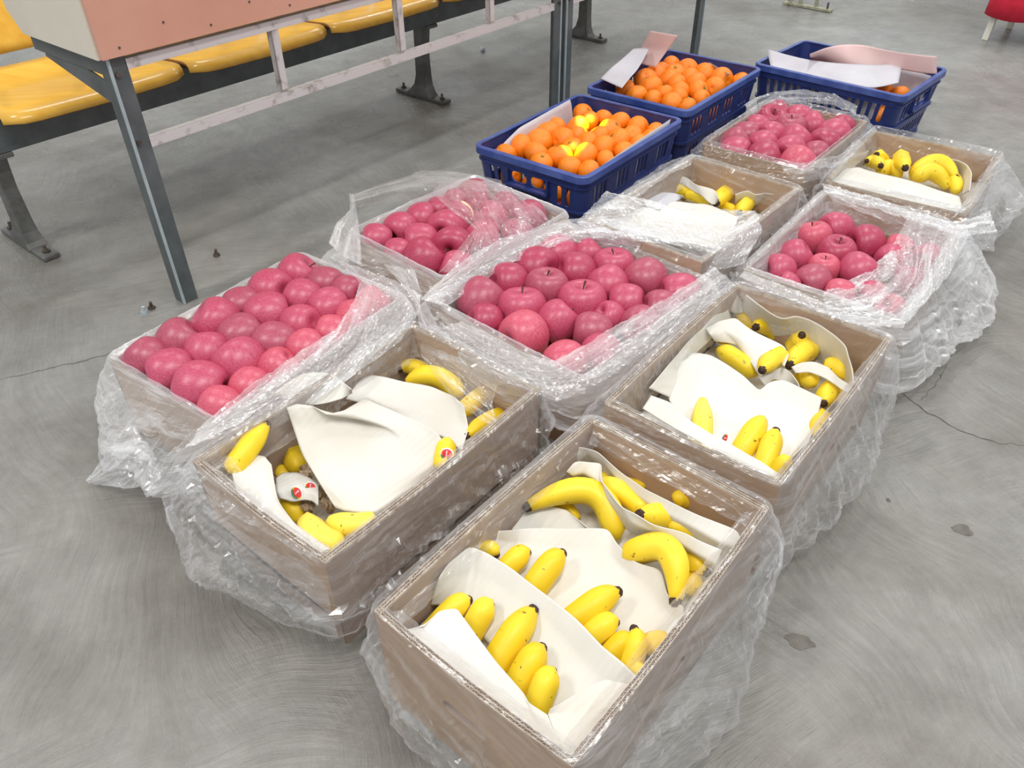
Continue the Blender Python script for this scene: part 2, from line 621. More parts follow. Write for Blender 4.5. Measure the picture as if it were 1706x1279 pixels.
def floor_blot(x, y, rx, ry, ang=0):
    c = at(x, y, 0)
    k = depth(c) / F_PX
    v = [c + (0, 0, .0007)]
    for i in range(18):
        a = 2 * math.pi * i / 18
        rr = random.uniform(.7, 1.15)
        p, q = rx * k * math.cos(a) * rr, ry * k * 1.5 * math.sin(a) * rr
        v.append(c + (p * math.cos(ang) - q * math.sin(ang), p * math.sin(ang) + q * math.cos(ang), .0007))
    mesh('stain', v, [(0, i + 1, (i + 1) % 18 + 1) for i in range(18)], M_STAIN, fl)


floor_blot(1603, 882, 17, 8, -.3)
floor_blot(1333, 1067, 24, 11, -.5)
floor_blot(1480, 833, 4, 3)

# ------------------------------------------------------------------ box frames
BX = {'A': (.538, .351, .237, .1066, .7684, .8741), 'B': (.538, .351, .237, -.2497, 1.0792, .8751), 'C': (.538, .351, .237, .4815, 1.2284, .8781),
      'D': (.530, .345, .237, .5049, 1.9591, .8453), 'E': (.484, .39, .19, 1.240, 2.275, .935), 'F': (.535, .355, .20, -.5486, 1.4411, .9383),
      'G': (.462, .36, .20, -.1324, 1.9081, .819), 'H': (.497, .450, .20, .1466, 1.5702, .8263), 'I': (.545, .377, .19, .894, 1.788, .9076),
      'J': (.519, .346, .20, .9244, 2.5544, .8812), 'c1': (.596, .426, .24, .2325, 2.475, .9021), 'c2': (.596, .426, .24, .6257, 3.0017, .8927),
      'c3': (.426, .596, .24, 1.314, 3.1159, .8202)}


class Frame:
    def __init__(s, key):
        s.L, s.W, s.H, x, y, t = BX[key]
        s.c = np.array([x, y, 0.0])
        s.a = np.array([math.cos(t), math.sin(t), 0])
        s.b = np.array([-math.sin(t), math.cos(t), 0])
        s.t = t

    def w(s, p, q, z):
        return s.c + s.a * p + s.b * q + np.array([0, 0, z])


# ------------------------------------------------------------------ cartons
CARD_LABEL = {
    'A': 'brown corrugated banana carton nearest the camera, at the bottom of the picture',
    'B': 'deep brown banana carton on the left, beside the nearest carton',
    'C': 'brown banana carton at the right, behind the nearest carton',
    'D': 'brown banana carton right of the nearest blue crate, half covered by plastic',
    'E': 'shallow brown banana carton at the far right end of the rows',
    'F': 'brown apple carton at the far left beside the table leg',
    'G': 'brown apple carton in front of the nearest blue crate',
    'H': 'brown apple carton in the middle of the group of boxes',
    'I': 'brown apple carton at the right, behind the right banana carton',
    'J': 'brown apple carton wrapped in film in front of the farthest blue crate'}


def carton(key, double=True, slots=False):
    f = Frame(key)
    L, Wd, H = f.L, f.W, f.H
    root = empty('carton', tuple(f.c), f.t)
    tag(root, CARD_LABEL[key], 'carton')
    th = (.011 if key in 'ABC' else .008) if double else .005
    sides = [(-L / 2, -Wd / 2, 1, 0, L, 0, -1), (-L / 2, Wd / 2, 1, 0, L, 0, 1), (-L / 2, -Wd / 2, 0, 1, Wd, -1, 0), (L / 2, -Wd / 2, 0, 1, Wd, 1, 0)]
    sleeve = .085 if key == 'B' else 0.0
    for (x0, y0, dx, dy, ln, nx, ny) in sides:
        tp = H - .005
        z0 = sleeve
        outer = [(ln * k / 12, z0) for k in range(13)] + [(ln * (12 - k) / 12, tp) for k in range(13)]
        holes = []
        if slots and not (nx == 1 or ny == 1):
            if ln == Wd:
                holes = [stadium(ln / 2, H * .62, .085, .026)]
            else:
                holes = [stadium(ln * .5, H * .52, .034, .030)]
        v, fc = panel2d(outer, holes, th)
        vv = []
        bow = .007 if double else .003

        def mp(u, z, d):
            off = -th / 2 + d + bow * math.sin(math.pi * min(max(u / ln, 0), 1)) * math.sin(math.pi * min(z / H, 1) * .75)
            return (x0 + dx * u + nx * off, y0 + dy * u + ny * off, z)
        for (u, z, d) in v:
            vv.append(mp(u, z, d))
        me = mesh('side_panel', vv, fc, None, root, mats=[M_CARD, M_CARD_IN], fm=[0] * len(fc))
        for p in me.data.polygons:
            n = p.normal
            c = p.center
            if (n.x * nx + n.y * ny) * (1 if (c.x * nx + c.y * ny) > 0 else -1) < -.5:
                p.material_index = 1
        # corrugated top edge: liners and flutes
        mb = MB()
        lay = 3 if double else 2
        n = int(ln / .02)
        for li in range(lay):
            d = -th / 2 + th * li / (lay - 1)
            d *= .92
            for k in range(n):
                a0, a1 = ln * k / n, ln * (k + 1) / n
                q = []
                for (uu, zz, dd) in ((a0, tp, d - .0005), (a1, tp, d - .0005), (a1, tp, d + .0005), (a0, tp, d + .0005)):
                    q.append(mp(uu, zz, dd))
                q += [(p[0], p[1], H) for p in q]
                mb.add(q, [(0, 1, 5, 4), (1, 2, 6, 5), (2, 3, 7, 6), (3, 0, 4, 7), (4, 5, 6, 7)])
        for li in range(lay - 1):
            d0 = (-th / 2 + th * li / (lay - 1)) * .92
            d1 = (-th / 2 + th * (li + 1) / (lay - 1)) * .92
            nz = int(ln / .0048)
            for k in range(nz):
                a0, a1 = ln * k / nz, ln * (k + 1) / nz
                e0, e1 = (d0, d1) if k % 2 else (d1, d0)
                p = [mp(a0, tp, e0), mp(a1, tp, e1)]
                w = .0006
                q = [p[0], p[1], (p[1][0] + dx * w, p[1][1] + dy * w, tp), (p[0][0] + dx * w, p[0][1] + dy * w, tp)]
                q += [(s_[0], s_[1], H - .0004) for s_ in q]
                mb.add(q, [(0, 1, 5, 4), (2, 3, 7, 6), (4, 5, 6, 7)])
        mb.build('corrugated_edge', M_FLUTE, me)
    mb = MB()
    mb.box((0, 0, .004), (L - .03, Wd - .03, .008))
    mb.build('bottom_panel', M_CARD_IN, root)
    if key == 'B':
        i = .012
        for (cx, cy, sx, sy) in ((0, -Wd / 2 + i, L - 2 * i, .006), (0, Wd / 2 - i, L - 2 * i, .006), (-L / 2 + i, 0, .006, Wd - 2 * i), (L / 2 - i, 0, .006, Wd - 2 * i)):
            MB().box((cx, cy, .05), (sx, sy, .10)).build('inner_carton_side', M_CARD, root)
    return f, root


CART = {}
for k_ in 'ABCDE':
    CART[k_] = carton(k_, True, k_ in 'AC')
for k_ in 'FGHIJ':
    CART[k_] = carton(k_, False, False)
    f_, r_ = CART[k_]
    MB().box((0, 0, {'F': .132, 'G': .132, 'H': .12, 'I': .088, 'J': .118, 'E': .06}[k_]), (f_.L - .02, f_.W - .02, .006)).build('tray', M_CARD_IN, r_)

# ------------------------------------------------------------------ plastic bags
FILM_LABEL = {
    'A': 'clear plastic bag folded over the rim of the nearest banana carton',
    'B': 'crumpled clear plastic bag around the left banana carton',
    'C': 'clear plastic bag folded over the rim of the right banana carton',
    'D': 'clear plastic bag over the banana carton beside the nearest blue crate',
    'E': 'clear plastic bag bulging around the far right banana carton',
    'F': 'crumpled plastic bag over the far left apple carton, its tail on the floor',
    'G': 'crumpled plastic bag over the apple carton before the nearest blue crate',
    'H': 'crumpled plastic bag over the middle apple carton',
    'I': 'milky crumpled plastic bag over the right apple carton, trailing on the floor',
    'J': 'clear plastic bag round the far apple carton by the farthest blue crate'}


def film_ring(key, keys, inner=.06, mat=None, seed=1, lift=.0, amp=1.0):
    """keys: (u, out, z) with u 0..4: corners left, back, right, front"""
    f = Frame(key)
    rc = .018
    hl, hw = f.L / 2 - rc, f.W / 2 - rc
    # rounded rectangle from the left corner round by back, right, front
    cs = [(-hl, hw, 180, 90), (hl, hw, 90, 0), (hl, -hw, 0, -90), (-hl, -hw, -90, -180)]
    path = []
    for k, (cx, cy, a0, a1) in enumerate(cs):
        for j in range(5):
            a = R(a0 + (a1 - a0) * j / 4)
            path.append((cx + rc * math.cos(a), cy + rc * math.sin(a), math.cos(a), math.sin(a), k + (j - 2) * .012))
    path = path[2:] + [(path[0][0], path[0][1], path[0][2], path[0][3], 4 - .024), (path[1][0], path[1][1], path[1][2], path[1][3], 4 - .012)] + [path[2][:4] + (4.0,)]
    path = np.array(path)
    d = np.r_[0, np.cumsum(np.linalg.norm(np.diff(path[:, :2], axis=0), axis=1))]
    nu = int(d[-1] / .0068)
    t = np.linspace(0, d[-1], nu, endpoint=False)
    S = np.stack([np.interp(t, d, path[:, k]) for k in range(5)], 1)
    nn = np.linalg.norm(S[:, 2:4], axis=1)
    S[:, 2:4] /= nn[:, None]
    ks = sorted(keys)
    ks = [(ks[-1][0] - 4,) + tuple(ks[-1][1:])] + ks + [(ks[0][0] + 4,) + tuple(ks[0][1:])]
    ku = [k[0] for k in ks]
    out = np.interp(S[:, 4], ku, [k[1] for k in ks])
    zl = np.interp(S[:, 4], ku, [k[2] for k in ks])
    for _ in range(6):
        out = (np.roll(out, 1) + out * 2 + np.roll(out, -1)) / 4
        zl = (np.roll(zl, 1) + zl * 2 + np.roll(zl, -1)) / 4
    nv = 44
    H = f.H
    vs = []
    vin, vr = 9, 15
    for j in range(nv):
        if j < vin:
            s = j / vin
            dd = np.full(nu, -.013 - .022 * (1 - s))
            zz = np.full(nu, H - inner * (1 - s))
            am = .006
            sg = -1
        elif j < vr:
            s = (j - vin) / (vr - vin - 1)
            dd = np.full(nu, -.012 + .024 * s)
            zz = np.full(nu, H + .003 + (.006 + lift) * math.sin(math.pi * s))
            am = .0035
            sg = 0
        else:
            s = (j - vr) / (nv - 1 - vr)
            tk = max(0.0, (s - .78) / .22)
            dd = .012 + (out - .012) * (min(1, s / .78) ** 1.1) * (1 - .45 * tk * tk) + .014 * math.sin(math.pi * s)
            zz = H + (zl - H) * s
            am = .005 + .013 * min(1, s * 2)
            sg = 1
        x = S[:, 0] + S[:, 2] * dd
        y = S[:, 1] + S[:, 3] * dd
        vl = j * .0085
        Q = np.stack([t, np.full(nu, vl), np.full(nu, 0.0)], 1)
        Q[:, 0] += .35 * vl * math.sin(seed) + .012 * np.sin(t * 9 + seed + vl * 6)
        c1 = (.75 if key in 'AB' else .3) * crumple(Q, .075, seed * 11 + 1, 5, (.3, 1.1, 1)) + (.5 if key in 'AB' else .8) * crumple(Q, .09, seed * 11 + 4, 5, (1, .3, 1))
        c2 = crumple(Q, .030, seed * 11 + 2, 5, (1, .5, 1))
        c3 = crumple(Q, .07, seed * 11 + 3, 4)
        e = am * amp * 1.15 * (1.0 * c1 + .30 * c2)
        if sg == 1:
            e = np.maximum(e, -(dd - .006))
            zo = c3 * .014 * s
        elif sg == -1:
            e = np.minimum(e, -.0 - dd - .011)
            zo = c3 * .004
        else:
            zo = np.abs(e) + c2 * .001
            e = e * .4
        x = S[:, 0] + S[:, 2] * (dd + e)
        y = S[:, 1] + S[:, 3] * (dd + e)
        z = np.maximum(zz + zo, .003 + .004 * (c2 + 1))
        for k in range(nu):
            vs.append(f.w(x[k], y[k], z[k]))
    mt = mat or M_FILM
    o = mesh('plastic_bag', vs, grid_faces(nu, nv, True), mt)
    add_uv(o, np.array([(t[k] * .8 + j * .004, j * .0085 + t[k] * .22 * math.sin(seed * 1.7)) for j in range(nv) for k in range(nu)]))
    tag(o, FILM_LABEL[key], 'plastic bag')
    return o


def patch(name, rows, mat, parent=None, nu=60, nv=30, amp=.004, lam=.05, seed=3, thick=0.0, smooth=True, soft=2, curl=0.0):
    """surface lofted through rows of image-anchored points; every row is (z or list of z, [(x, y), ...])"""
    rs = []
    for z, pts in rows:
        zz = z if isinstance(z, (list, tuple)) else [z] * len(pts)
        W3 = [at(x, y, q) for (x, y), q in zip(pts, zz)]
        rs.append(smooth1(resample(W3, nu), soft))
    rs = np.array(rs)
    idx = np.linspace(0, len(rs) - 1, nv)
    V = []
    for s in idx:
        i = min(int(s), len(rs) - 2)
        a = s - i
        V.append(rs[i] * (1 - a) + rs[i + 1] * a)
    V = np.array(V)
    if len(rs) > 2:
        for _ in range(3):
            V[1:-1] = (V[:-2] + 2 * V[1:-1] + V[2:]) / 4
    P = V.reshape(-1, 3)
    if smooth:
        g = np.random.default_rng(seed)
        e = 0
        for _ in range(5):
            dr = g.normal(size=3)
            dr /= np.linalg.norm(dr)
            e = e + np.sin(P @ dr * 2 * math.pi / (lam * g.uniform(.8, 1.8)) + g.uniform(0, 6))
        e = e / 3
        P = P + np.array([0, 0, 1.0]) * (amp * e)[:, None]
    else:
        Ul = np.r_[0, np.cumsum(np.linalg.norm(np.diff(V[nv // 2], axis=0), axis=1))]
        Vl = np.r_[0, np.cumsum(np.linalg.norm(np.diff(V[:, nu // 2], axis=0), axis=1))]
        UU, VV = np.meshgrid(Ul, Vl)
        Q = np.stack([UU.ravel(), VV.ravel() + .25 * UU.ravel() * math.sin(seed) + .01 * np.sin(UU.ravel() * 14 + seed), 0 * UU.ravel()], 1)
        e = crumple(Q, lam * .9, seed, 5, (.22, 1, 1)) + .45 * crumple(Q, lam * .42, seed + 1, 5, (.4, 1, 1)) + .35 * crumple(Q, lam, seed + 2, 4)
        e2 = crumple(Q, lam, seed + 5, 4, (.5, 1, 1))
        P = P + np.array([0, 0, 1.0]) * (amp * e)[:, None] + np.array([.6, -.6, 0]) * (amp * .5 * e2)[:, None]
    o = mesh(name, P, grid_faces(nu, nv), mat, parent, smooth)
    if not smooth:
        add_uv(o, Q[:, :2])
    if thick:
        m = o.modifiers.new('solid', 'SOLIDIFY')
        m.thickness = thick
        m.offset = 0
    return o


def cr(ox, oy, s):
    return lambda pts: [(ox + x / s, oy + y / s) for x, y in pts]


cA = cr(600, 700, 2.2086)
cB = cr(300, 600, 2.558)
cC = cr(1000, 400, 2.8417)
cD = cr(960, 130, 4.2625)
cE = cr(1340, 180, 4.65)
cF = cr(140, 400, 2.8417)
cG = cr(560, 270, 4.2625)
cH = cr(600, 300, 2.8417)
cI = cr(1200, 300, 3.7622)
cJ = cr(1106, 0, 2.8417)
c1 = cr(780, 140, 4.487)
c2a = cr(550, 0, 2.8417)

# ------------------------------------------------------------------ fruit meshes


def lathe_mesh(name, prof, n, mat, wob=0, seed=0, five=0.0):
    g = np.random.default_rng(seed)
    ph = g.uniform(0, 6, 4)
    v, fc = [], []
    m = len(prof)
    for (r, z) in prof:
        for k in range(n):
            a = 2 * math.pi * k / n
            w = 1 + wob * (math.sin(a + ph[0]) + .6 * math.sin(2 * a + ph[1])) + five * math.cos(5 * a)
            dz = wob * r * math.sin(a + ph[2]) * .8
            v.append((r * w * math.cos(a), r * w * math.sin(a), z + dz))
    for j in range(m - 1):
        for k in range(n):
            fc.append((j * n + k, j * n + (k + 1) % n, (j + 1) * n + (k + 1) % n, (j + 1) * n + k))
    v.append((0, 0, prof[0][1]))
    v.append((0, 0, prof[-1][1]))
    for k in range(n):
        fc.append((m * n, (k + 1) % n, k))
        fc.append((m * n + 1, (m - 1) * n + k, (m - 1) * n + (k + 1) % n))
    me = bpy.data.meshes.new(name)
    me.from_pydata(v, [], fc)
    me.materials.append(mat)
    me.polygons.foreach_set('use_smooth', [True] * len(me.polygons))
    return me


def apple_profile(sq):
    pr = []
    # from the bottom eye round to the stem cavity, unit radius
    pts = [(.05, -.70), (.16, -.74), (.30, -.83), (.48, -.86), (.68, -.76), (.86, -.53), (.97, -.22), (1.0, .08), (.96, .36), (.84, .60), (.66, .76),
           (.47, .80), (.30, .74), (.17, .60), (.08, .47), (.03, .40)]
    P = resample([(a, b, 0) for a, b in pts], 30)
    for q in smooth1(P, 1):
        pr.append((max(q[0], .01), q[1] * sq))
    return pr


APPLE = []
for i in range(8):
    APPLE.append(lathe_mesh('apple', [(r, z) for r, z in apple_profile(.98 + .12 * ((i * 37) % 5) / 5)], 26, M_APPLE[i % 4], .018 + .01 * (i % 3), i, .008))
STEM = bpy.data.meshes.new('stem')
_mb = MB()
_mb.tube((0, 0, .42), (.05, .02, .72), .035, .03, 6)
_mb.tube((.05, .02, .72), (.12, .04, .90), .03, .05, 6)
STEM.from_pydata(_mb.v, [], _mb.f)
STEM.materials.append(M_STEM)


def orient(o, axis, spin=0.0):
    q = Vector(axis).to_track_quat('Z', 'Y')
    o.rotation_mode = 'QUATERNION'
    from mathutils import Quaternion
    o.rotation_quaternion = q @ Quaternion((0, 0, 1), spin)


def ordinal(n):
    return ['first', 'second', 'third', 'fourth', 'fifth', 'sixth', 'seventh', 'eighth', 'ninth', 'tenth'][n]


AP_NAME = {'F': 'far left carton', 'G': 'carton before crate', 'H': 'middle carton', 'I': 'right apple carton', 'J': 'farthest apple carton'}
AP_COL = ['pink-red', 'crimson', 'dusky red', 'rosy']


def rows_of(P, f, gap):
    """group points into rows running across the box, nearest end first; within a row from the left"""
    s = [(np.array(p) - f.c) @ f.a for p in P]
    order = sorted(range(len(P)), key=lambda i: s[i])
    rows, cur = [], [order[0]]
    for i in order[1:]:
        if s[i] - s[cur[0]] > gap:
            rows.append(cur)
            cur = [i]
        else:
            cur.append(i)
    rows.append(cur)
    res = {}
    for r, row in enumerate(rows):
        row = sorted(row, key=lambda i: -((np.array(P[i]) - f.c) @ f.b))
        for k, i in enumerate(row):
            res[i] = (r, k, len(rows), len(row))
    return res


def relax(P, rad, f, m=.008, it=30, fix=None):
    P = np.array(P, float)
    for _ in range(it):
        for i in range(len(P)):
            for j in range(i + 1, len(P)):
                d = P[j] - P[i]
                n = np.linalg.norm(d)
                lim = (rad[i] + rad[j]) * .97
                if n < lim:
                    sh = d / (n + 1e-9) * (lim - n) / 2 * .6
                    P[i] -= sh
                    P[j] += sh
        for i in range(len(P)):
            q = P[i] - f.c
            a, b = q @ f.a, q @ f.b
            la, lb = f.L / 2 - m - rad[i] * .96, f.W / 2 - m - rad[i] * .96
            a2, b2 = min(max(a, -la), la), min(max(b, -lb), lb)
            P[i] += f.a * (a2 - a) + f.b * (b2 - b)
    return P


def place_apples(key, conv, lst, zc, under=()):
    f = Frame(key)
    P, rad = [], []
    sc = {'F': 2.8417, 'G': 4.2625, 'H': 2.8417, 'I': 3.7622, 'J': 2.8417}[key]
    for it in lst:
        x, y, r = it[:3]
        (px, py), = conv([(x, y)])
        w = at(px, py, zc)
        rr = r / sc * depth(w) / F_PX
        rad.append(min(max(rr * 1.06, .038), .060))
        P.append(w)
    P = relax(P, [r * .93 for r in rad], f)
    rk = rows_of(P, f, .075)
    for i, it in enumerate(lst):
        opt = it[3] if len(it) > 3 else {}
        v = opt.get('m', (i * 5 + ord(key)) % 8)
        o = bpy.data.objects.new('apple', APPLE[v])
        r = rad[i]
        o.scale = (r, r, r)
        o.location = P[i]
        ax = opt.get('ax')
        if ax is None:
            sg = random.choice((-1, 1))
            ax = (sg, random.uniform(-.2, .9), random.uniform(-.5, .2) if i % 4 else .9)
        orient(o, ax, random.uniform(0, 6))
        COL.objects.link(o)
        rw, kk, nr, nk = rk[i]
        where = 'alone' if nk == 1 else ordinal(kk) + ' from left'
        tag(o, f"{AP_COL[v % 4]} apple, {ordinal(rw)} row from the near end, {where}, {AP_NAME[key]}", 'apple',
            'apples in the ' + AP_NAME[key])
        if 'ax' in opt or i % 3 == 0:
            s = bpy.data.objects.new('stem', STEM)
            s.parent = o
            COL.objects.link(s)
        if opt.get('scar'):
            g = []
            for j in range(6):
                for k in range(14):
                    a = .5 + 1.5 * k / 13
                    el = .25 + .75 * j / 5
                    g.append((math.cos(a) * math.cos(el) * 1.012, math.sin(a) * math.cos(el) * 1.012, .9 * math.sin(el) * 1.0))
            s = mesh('pale_patch', g, grid_faces(14, 6), M_PALE, o, True)
            s['label'] = 'pale cream unripe patch'
    return f


UPV = (0, .15, 1)
TOW = (.1, -.75, .7)
place_apples('F', cF, [
    (1030, 135, 100, {'m': 0}), (870, 210, 107, {'m': 0}), (1155, 195, 85, {'m': 2}), (735, 290, 90, {'m': 2}), (575, 365, 122, {'m': 0}), (1025, 285, 97, {'m': 0}),
    (1250, 235, 82, {'m': 2}), (865, 372, 113, {'m': 4}), (390, 455, 112, {'m': 6}), (1145, 335, 98, {'m': 4}), (725, 452, 104, {'m': 2}), (980, 440, 100, {'m': 0}),
    (240, 545, 103, {'m': 6}), (510, 538, 108, {'m': 0, 'ax': (.1, -.6, -.6)}), (812, 522, 106, {'m': 2}), (305, 642, 115, {'m': 4}), (622, 620, 128, {'m': 0}),
    (465, 715, 128, {'m': 4}), (600, 810, 98, {'m': 7}), (780, 745, 98, {'m': 3}), (940, 655, 98, {'m': 3}), (1090, 560, 98, {'m': 3}), (1240, 460, 92, {'m': 3}),
    (1345, 350, 90, {'m': 7}), (1400, 250, 80, {'m': 7})], .190)
place_apples('G', cG, [
    (310, 450, 125, {'m': 0, 'ax': (-.5, -.75, -.1)}), (475, 350, 120, {'m': 0}), (585, 400, 140, {'m': 4, 'ax': (-.35, -.9, .25)}), (800, 400, 112, {'m': 0, 'ax': (-.3, -.9, .3), 'scar': 1}),
    (715, 290, 95, {'m': 4}), (905, 300, 100, {'m': 1}), (400, 565, 130, {'m': 4}), (645, 590, 145, {'m': 1, 'ax': (-.2, -.95, .3)}), (445, 730, 170, {'m': 5}),
    (240, 690, 100, {'m': 4}), (110, 600, 115, {'m': 4}), (950, 170, 110, {'m': 2}), (1110, 400, 130, {'m': 4}), (1340, 400, 130, {'m': 2}), (930, 570, 135, {'m': 4}),
    (770, 750, 120, {'m': 4}), (1170, 270, 110, {'m': 6}), (1120, 560, 120, {'m': 2}), (560, 260, 90, {'m': 4})], .188)
place_apples('H', cH, [
    (565, 530, 110, {'m': 2}), (710, 470, 97, {'m': 5}), (835, 400, 108, {'m': 5}), (975, 355, 90, {'m': 4}), (905, 515, 103, {'m': 2, 'ax': UPV}), (770, 595, 113, {'m': 0, 'ax': (0, .3, .95)}),
    (1030, 430, 100, {'m': 5}), (1190, 368, 95, {'m': 0, 'ax': UPV}), (1375, 392, 100, {'m': 6, 'ax': (-.6, -.7, -.3)}), (1125, 550, 112, {'m': 0, 'ax': UPV}), (1265, 475, 97, {'m': 0, 'ax': (.3, -.5, -.4)}),
    (1460, 490, 95, {'m': 4}), (980, 672, 100, {'m': 4}), (815, 712, 115, {'m': 3}), (1090, 725, 97, {'m': 2}), (1310, 590, 88, {'m': 4}), (1205, 650, 75, {'m': 4}),
    (535, 635, 85, {'m': 5}), (1010, 850, 100, {'m': 7}), (1180, 800, 95, {'m': 4}), (1080, 325, 75, {'m': 4}), (1330, 700, 92, {'m': 6}), (1440, 600, 90, {'m': 2})], .178)
place_apples('I', cI, [
    (530, 355, 110, {'m': 3, 'ax': (-.2, .3, .9)}), (715, 310, 107, {'m': 4}), (925, 400, 114, {'m': 5}), (695, 445, 118, {'m': 1, 'ax': (0, 0, 1)}), (470, 485, 108, {'m': 4}),
    (340, 570, 108, {'m': 0}), (635, 565, 98, {'m': 3, 'ax': (0, .1, 1)}), (590, 640, 112, {'m': 2}), (860, 575, 122, {'m': 0}), (1100, 430, 85, {'m': 7}), (1075, 500, 102, {'m': 0}),
    (750, 710, 98, {'m': 7}), (1060, 800, 90, {'m': 7}), (1290, 490, 92, {'m': 4}), (1180, 640, 102, {'m': 2}), (940, 740, 95, {'m': 4}), (420, 670, 95, {'m': 4})], .145)
place_apples('J', cJ, [
    (470, 515, 60, {'m': 2}), (605, 505, 72, {'m': 1, 'ax': (.1, -.4, .9)}), (572, 562, 74, {'m': 2, 'ax': (0, 0, 1)}), (750, 530, 64, {'m': 4}), (725, 582, 72, {'m': 0}), (868, 562, 60, {'m': 1}),
    (370, 620, 66, {'m': 2}), (515, 612, 70, {'m': 4}), (305, 672, 70, {'m': 2}), (355, 715, 74, {'m': 4}), (490, 680, 72, {'m': 0}), (503, 748, 86, {'m': 5}), (650, 652, 82, {'m': 0}),
    (632, 720, 76, {'m': 4}), (868, 625, 78, {'m': 4}), (782, 690, 76, {'m': 5}), (685, 785, 84, {'m': 7}), (425, 590, 60, {'m': 4}), (850, 730, 60, {'m': 2})], .172)

# tangerines
TPROF = resample([(a, b, 0) for a, b in [(.02, -.74), (.2, -.78), (.5, -.74), (.78, -.55), (.95, -.28), (1, 0), (.95, .28), (.78, .55), (.5, .74), (.25, .79), (.12, .75), (.02, .70)]], 20)
TANG = [lathe_mesh('tangerine', [(max(q[0], .01), q[1]) for q in TPROF], 22, M_TANG, .02, 20 + i, .006) for i in range(3)]
BTN = bpy.data.meshes.new('calyx')
_mb = MB()
_mb.tube((0, 0, .70), (0, 0, .79), .11, .07, 8)
for k_ in range(5):
    a_ = k_ * 1.2566
    _mb.tube((0, 0, .75), (.17 * math.cos(a_), .17 * math.sin(a_), .775), .03, .02, 5)
BTN.from_pydata(_mb.v, [], _mb.f)
BTN.materials.append(M_GREENBTN)
CR_NAME = {'c1': 'the nearest blue crate', 'c2': 'the second blue crate', 'c3': 'the farthest blue crate'}


def tangerine(loc, r, label, group, btn, ax=None):
    o = bpy.data.objects.new('tangerine', random.choice(TANG))
    o.scale = (r, r, r)
    o.location = loc
    orient(o, ax or (random.uniform(-1, 1), random.uniform(-1, .6), random.uniform(.2, 1)), random.uniform(0, 6))
    COL.objects.link(o)
    tag(o, label, 'tangerine', group)
    if btn:
        s = bpy.data.objects.new('calyx', BTN)
        s.parent = o
        COL.objects.link(s)
    return o


def place_tangerines(key, pts, zc):
    f = Frame(key)
    P, rad = [], []
    for (px, py), r in pts:
        w = at(px, py, zc)
        P.append(w)
        rad.append(min(max(r * 1.04 * depth(w) / F_PX, .035), .049))
    P = relax(P, [r * .9 for r in rad], f, .03)
    rk = rows_of(P, f, .062)
    for i, p in enumerate(P):
        rw, kk, nr, nk = rk[i]
        where = 'alone' if nk == 1 else ordinal(kk) + ' from left'
        tangerine(p, rad[i], f"orange tangerine, {ordinal(rw)} row from the near end, {where}, {CR_NAME[key]}", 'tangerines on top in ' + CR_NAME[key], i % 3 == 0)
    return P


def pxr(conv, s, lst):
    return [(conv([(x, y)])[0], r / s) for x, y, r in lst]


place_tangerines('c1', pxr(c1, 4.487, [
    (840, 215, 80), (940, 285, 85), (1035, 262, 70), (1150, 280, 88), (1290, 322, 90), (1430, 345, 65), (620, 305, 70), (510, 340, 95), (770, 325, 95),
    (1080, 330, 90), (1260, 385, 78), (1390, 390, 60), (360, 460, 95), (545, 430, 100), (700, 400, 95), (795, 462, 80), (860, 390, 75), (960, 385, 85), (1130, 420, 95),
    (1230, 440, 70), (480, 505, 95), (670, 545, 102), (900, 450, 85), (1000, 470, 95), (1130, 500, 80), (880, 545, 105), (1030, 575, 80), (550, 590, 85), (760, 620, 88),
    (900, 650, 80), (215, 485, 60)]), .195)
place_tangerines('c2', pxr(c2a, 2.8417, [
    (1330, 412, 48), (1430, 442, 52), (1450, 365, 55), (1510, 400, 58), (1610, 280, 46), (1545, 322, 50), (1640, 320, 52), (1590, 372, 48), (1640, 400, 50), (1590, 442, 44),
    (1530, 472, 45), (1625, 480, 50), (1690, 430, 46), (1700, 365, 48)]) + pxr(cJ, 2.8417, [
        (35, 280, 36), (100, 300, 50), (172, 345, 60), (285, 368, 64), (370, 372, 42), (125, 378, 52), (230, 420, 52), (130, 430, 50), (60, 465, 46), (180, 470, 44), (110, 508, 42)]), .195)
g_ = place_tangerines('c3', [((1497, 156), 14), ((1475, 150), 13)], .175)

for key in ('c1', 'c2', 'c3'):
    f = Frame(key)
    for lv, z in (('bottom', .055), ('middle', .125)):
        na, nb = (6, 4) if key != 'c3' else (4, 6)
        for i in range(na):
            for j in range(nb):
                if i and j:
                    continue
                A, Bq = f.L * .9 - .125, f.W * .9 - .125
                p = f.w(-A / 2 + A * i / (na - 1), -Bq / 2 + Bq * j / (nb - 1), z)
                if i == 0:
                    lb = f'{ordinal(nb - 1 - j)} from left behind the left slotted side'
                else:
                    lb = f'{ordinal(i)} from near corner behind the right slotted side'
                tangerine(p, .037, f'{lv} layer tangerine, {lb}, {CR_NAME[key][4:]}', 'lower tangerines in ' + CR_NAME[key], False)

# ------------------------------------------------------------------ crates


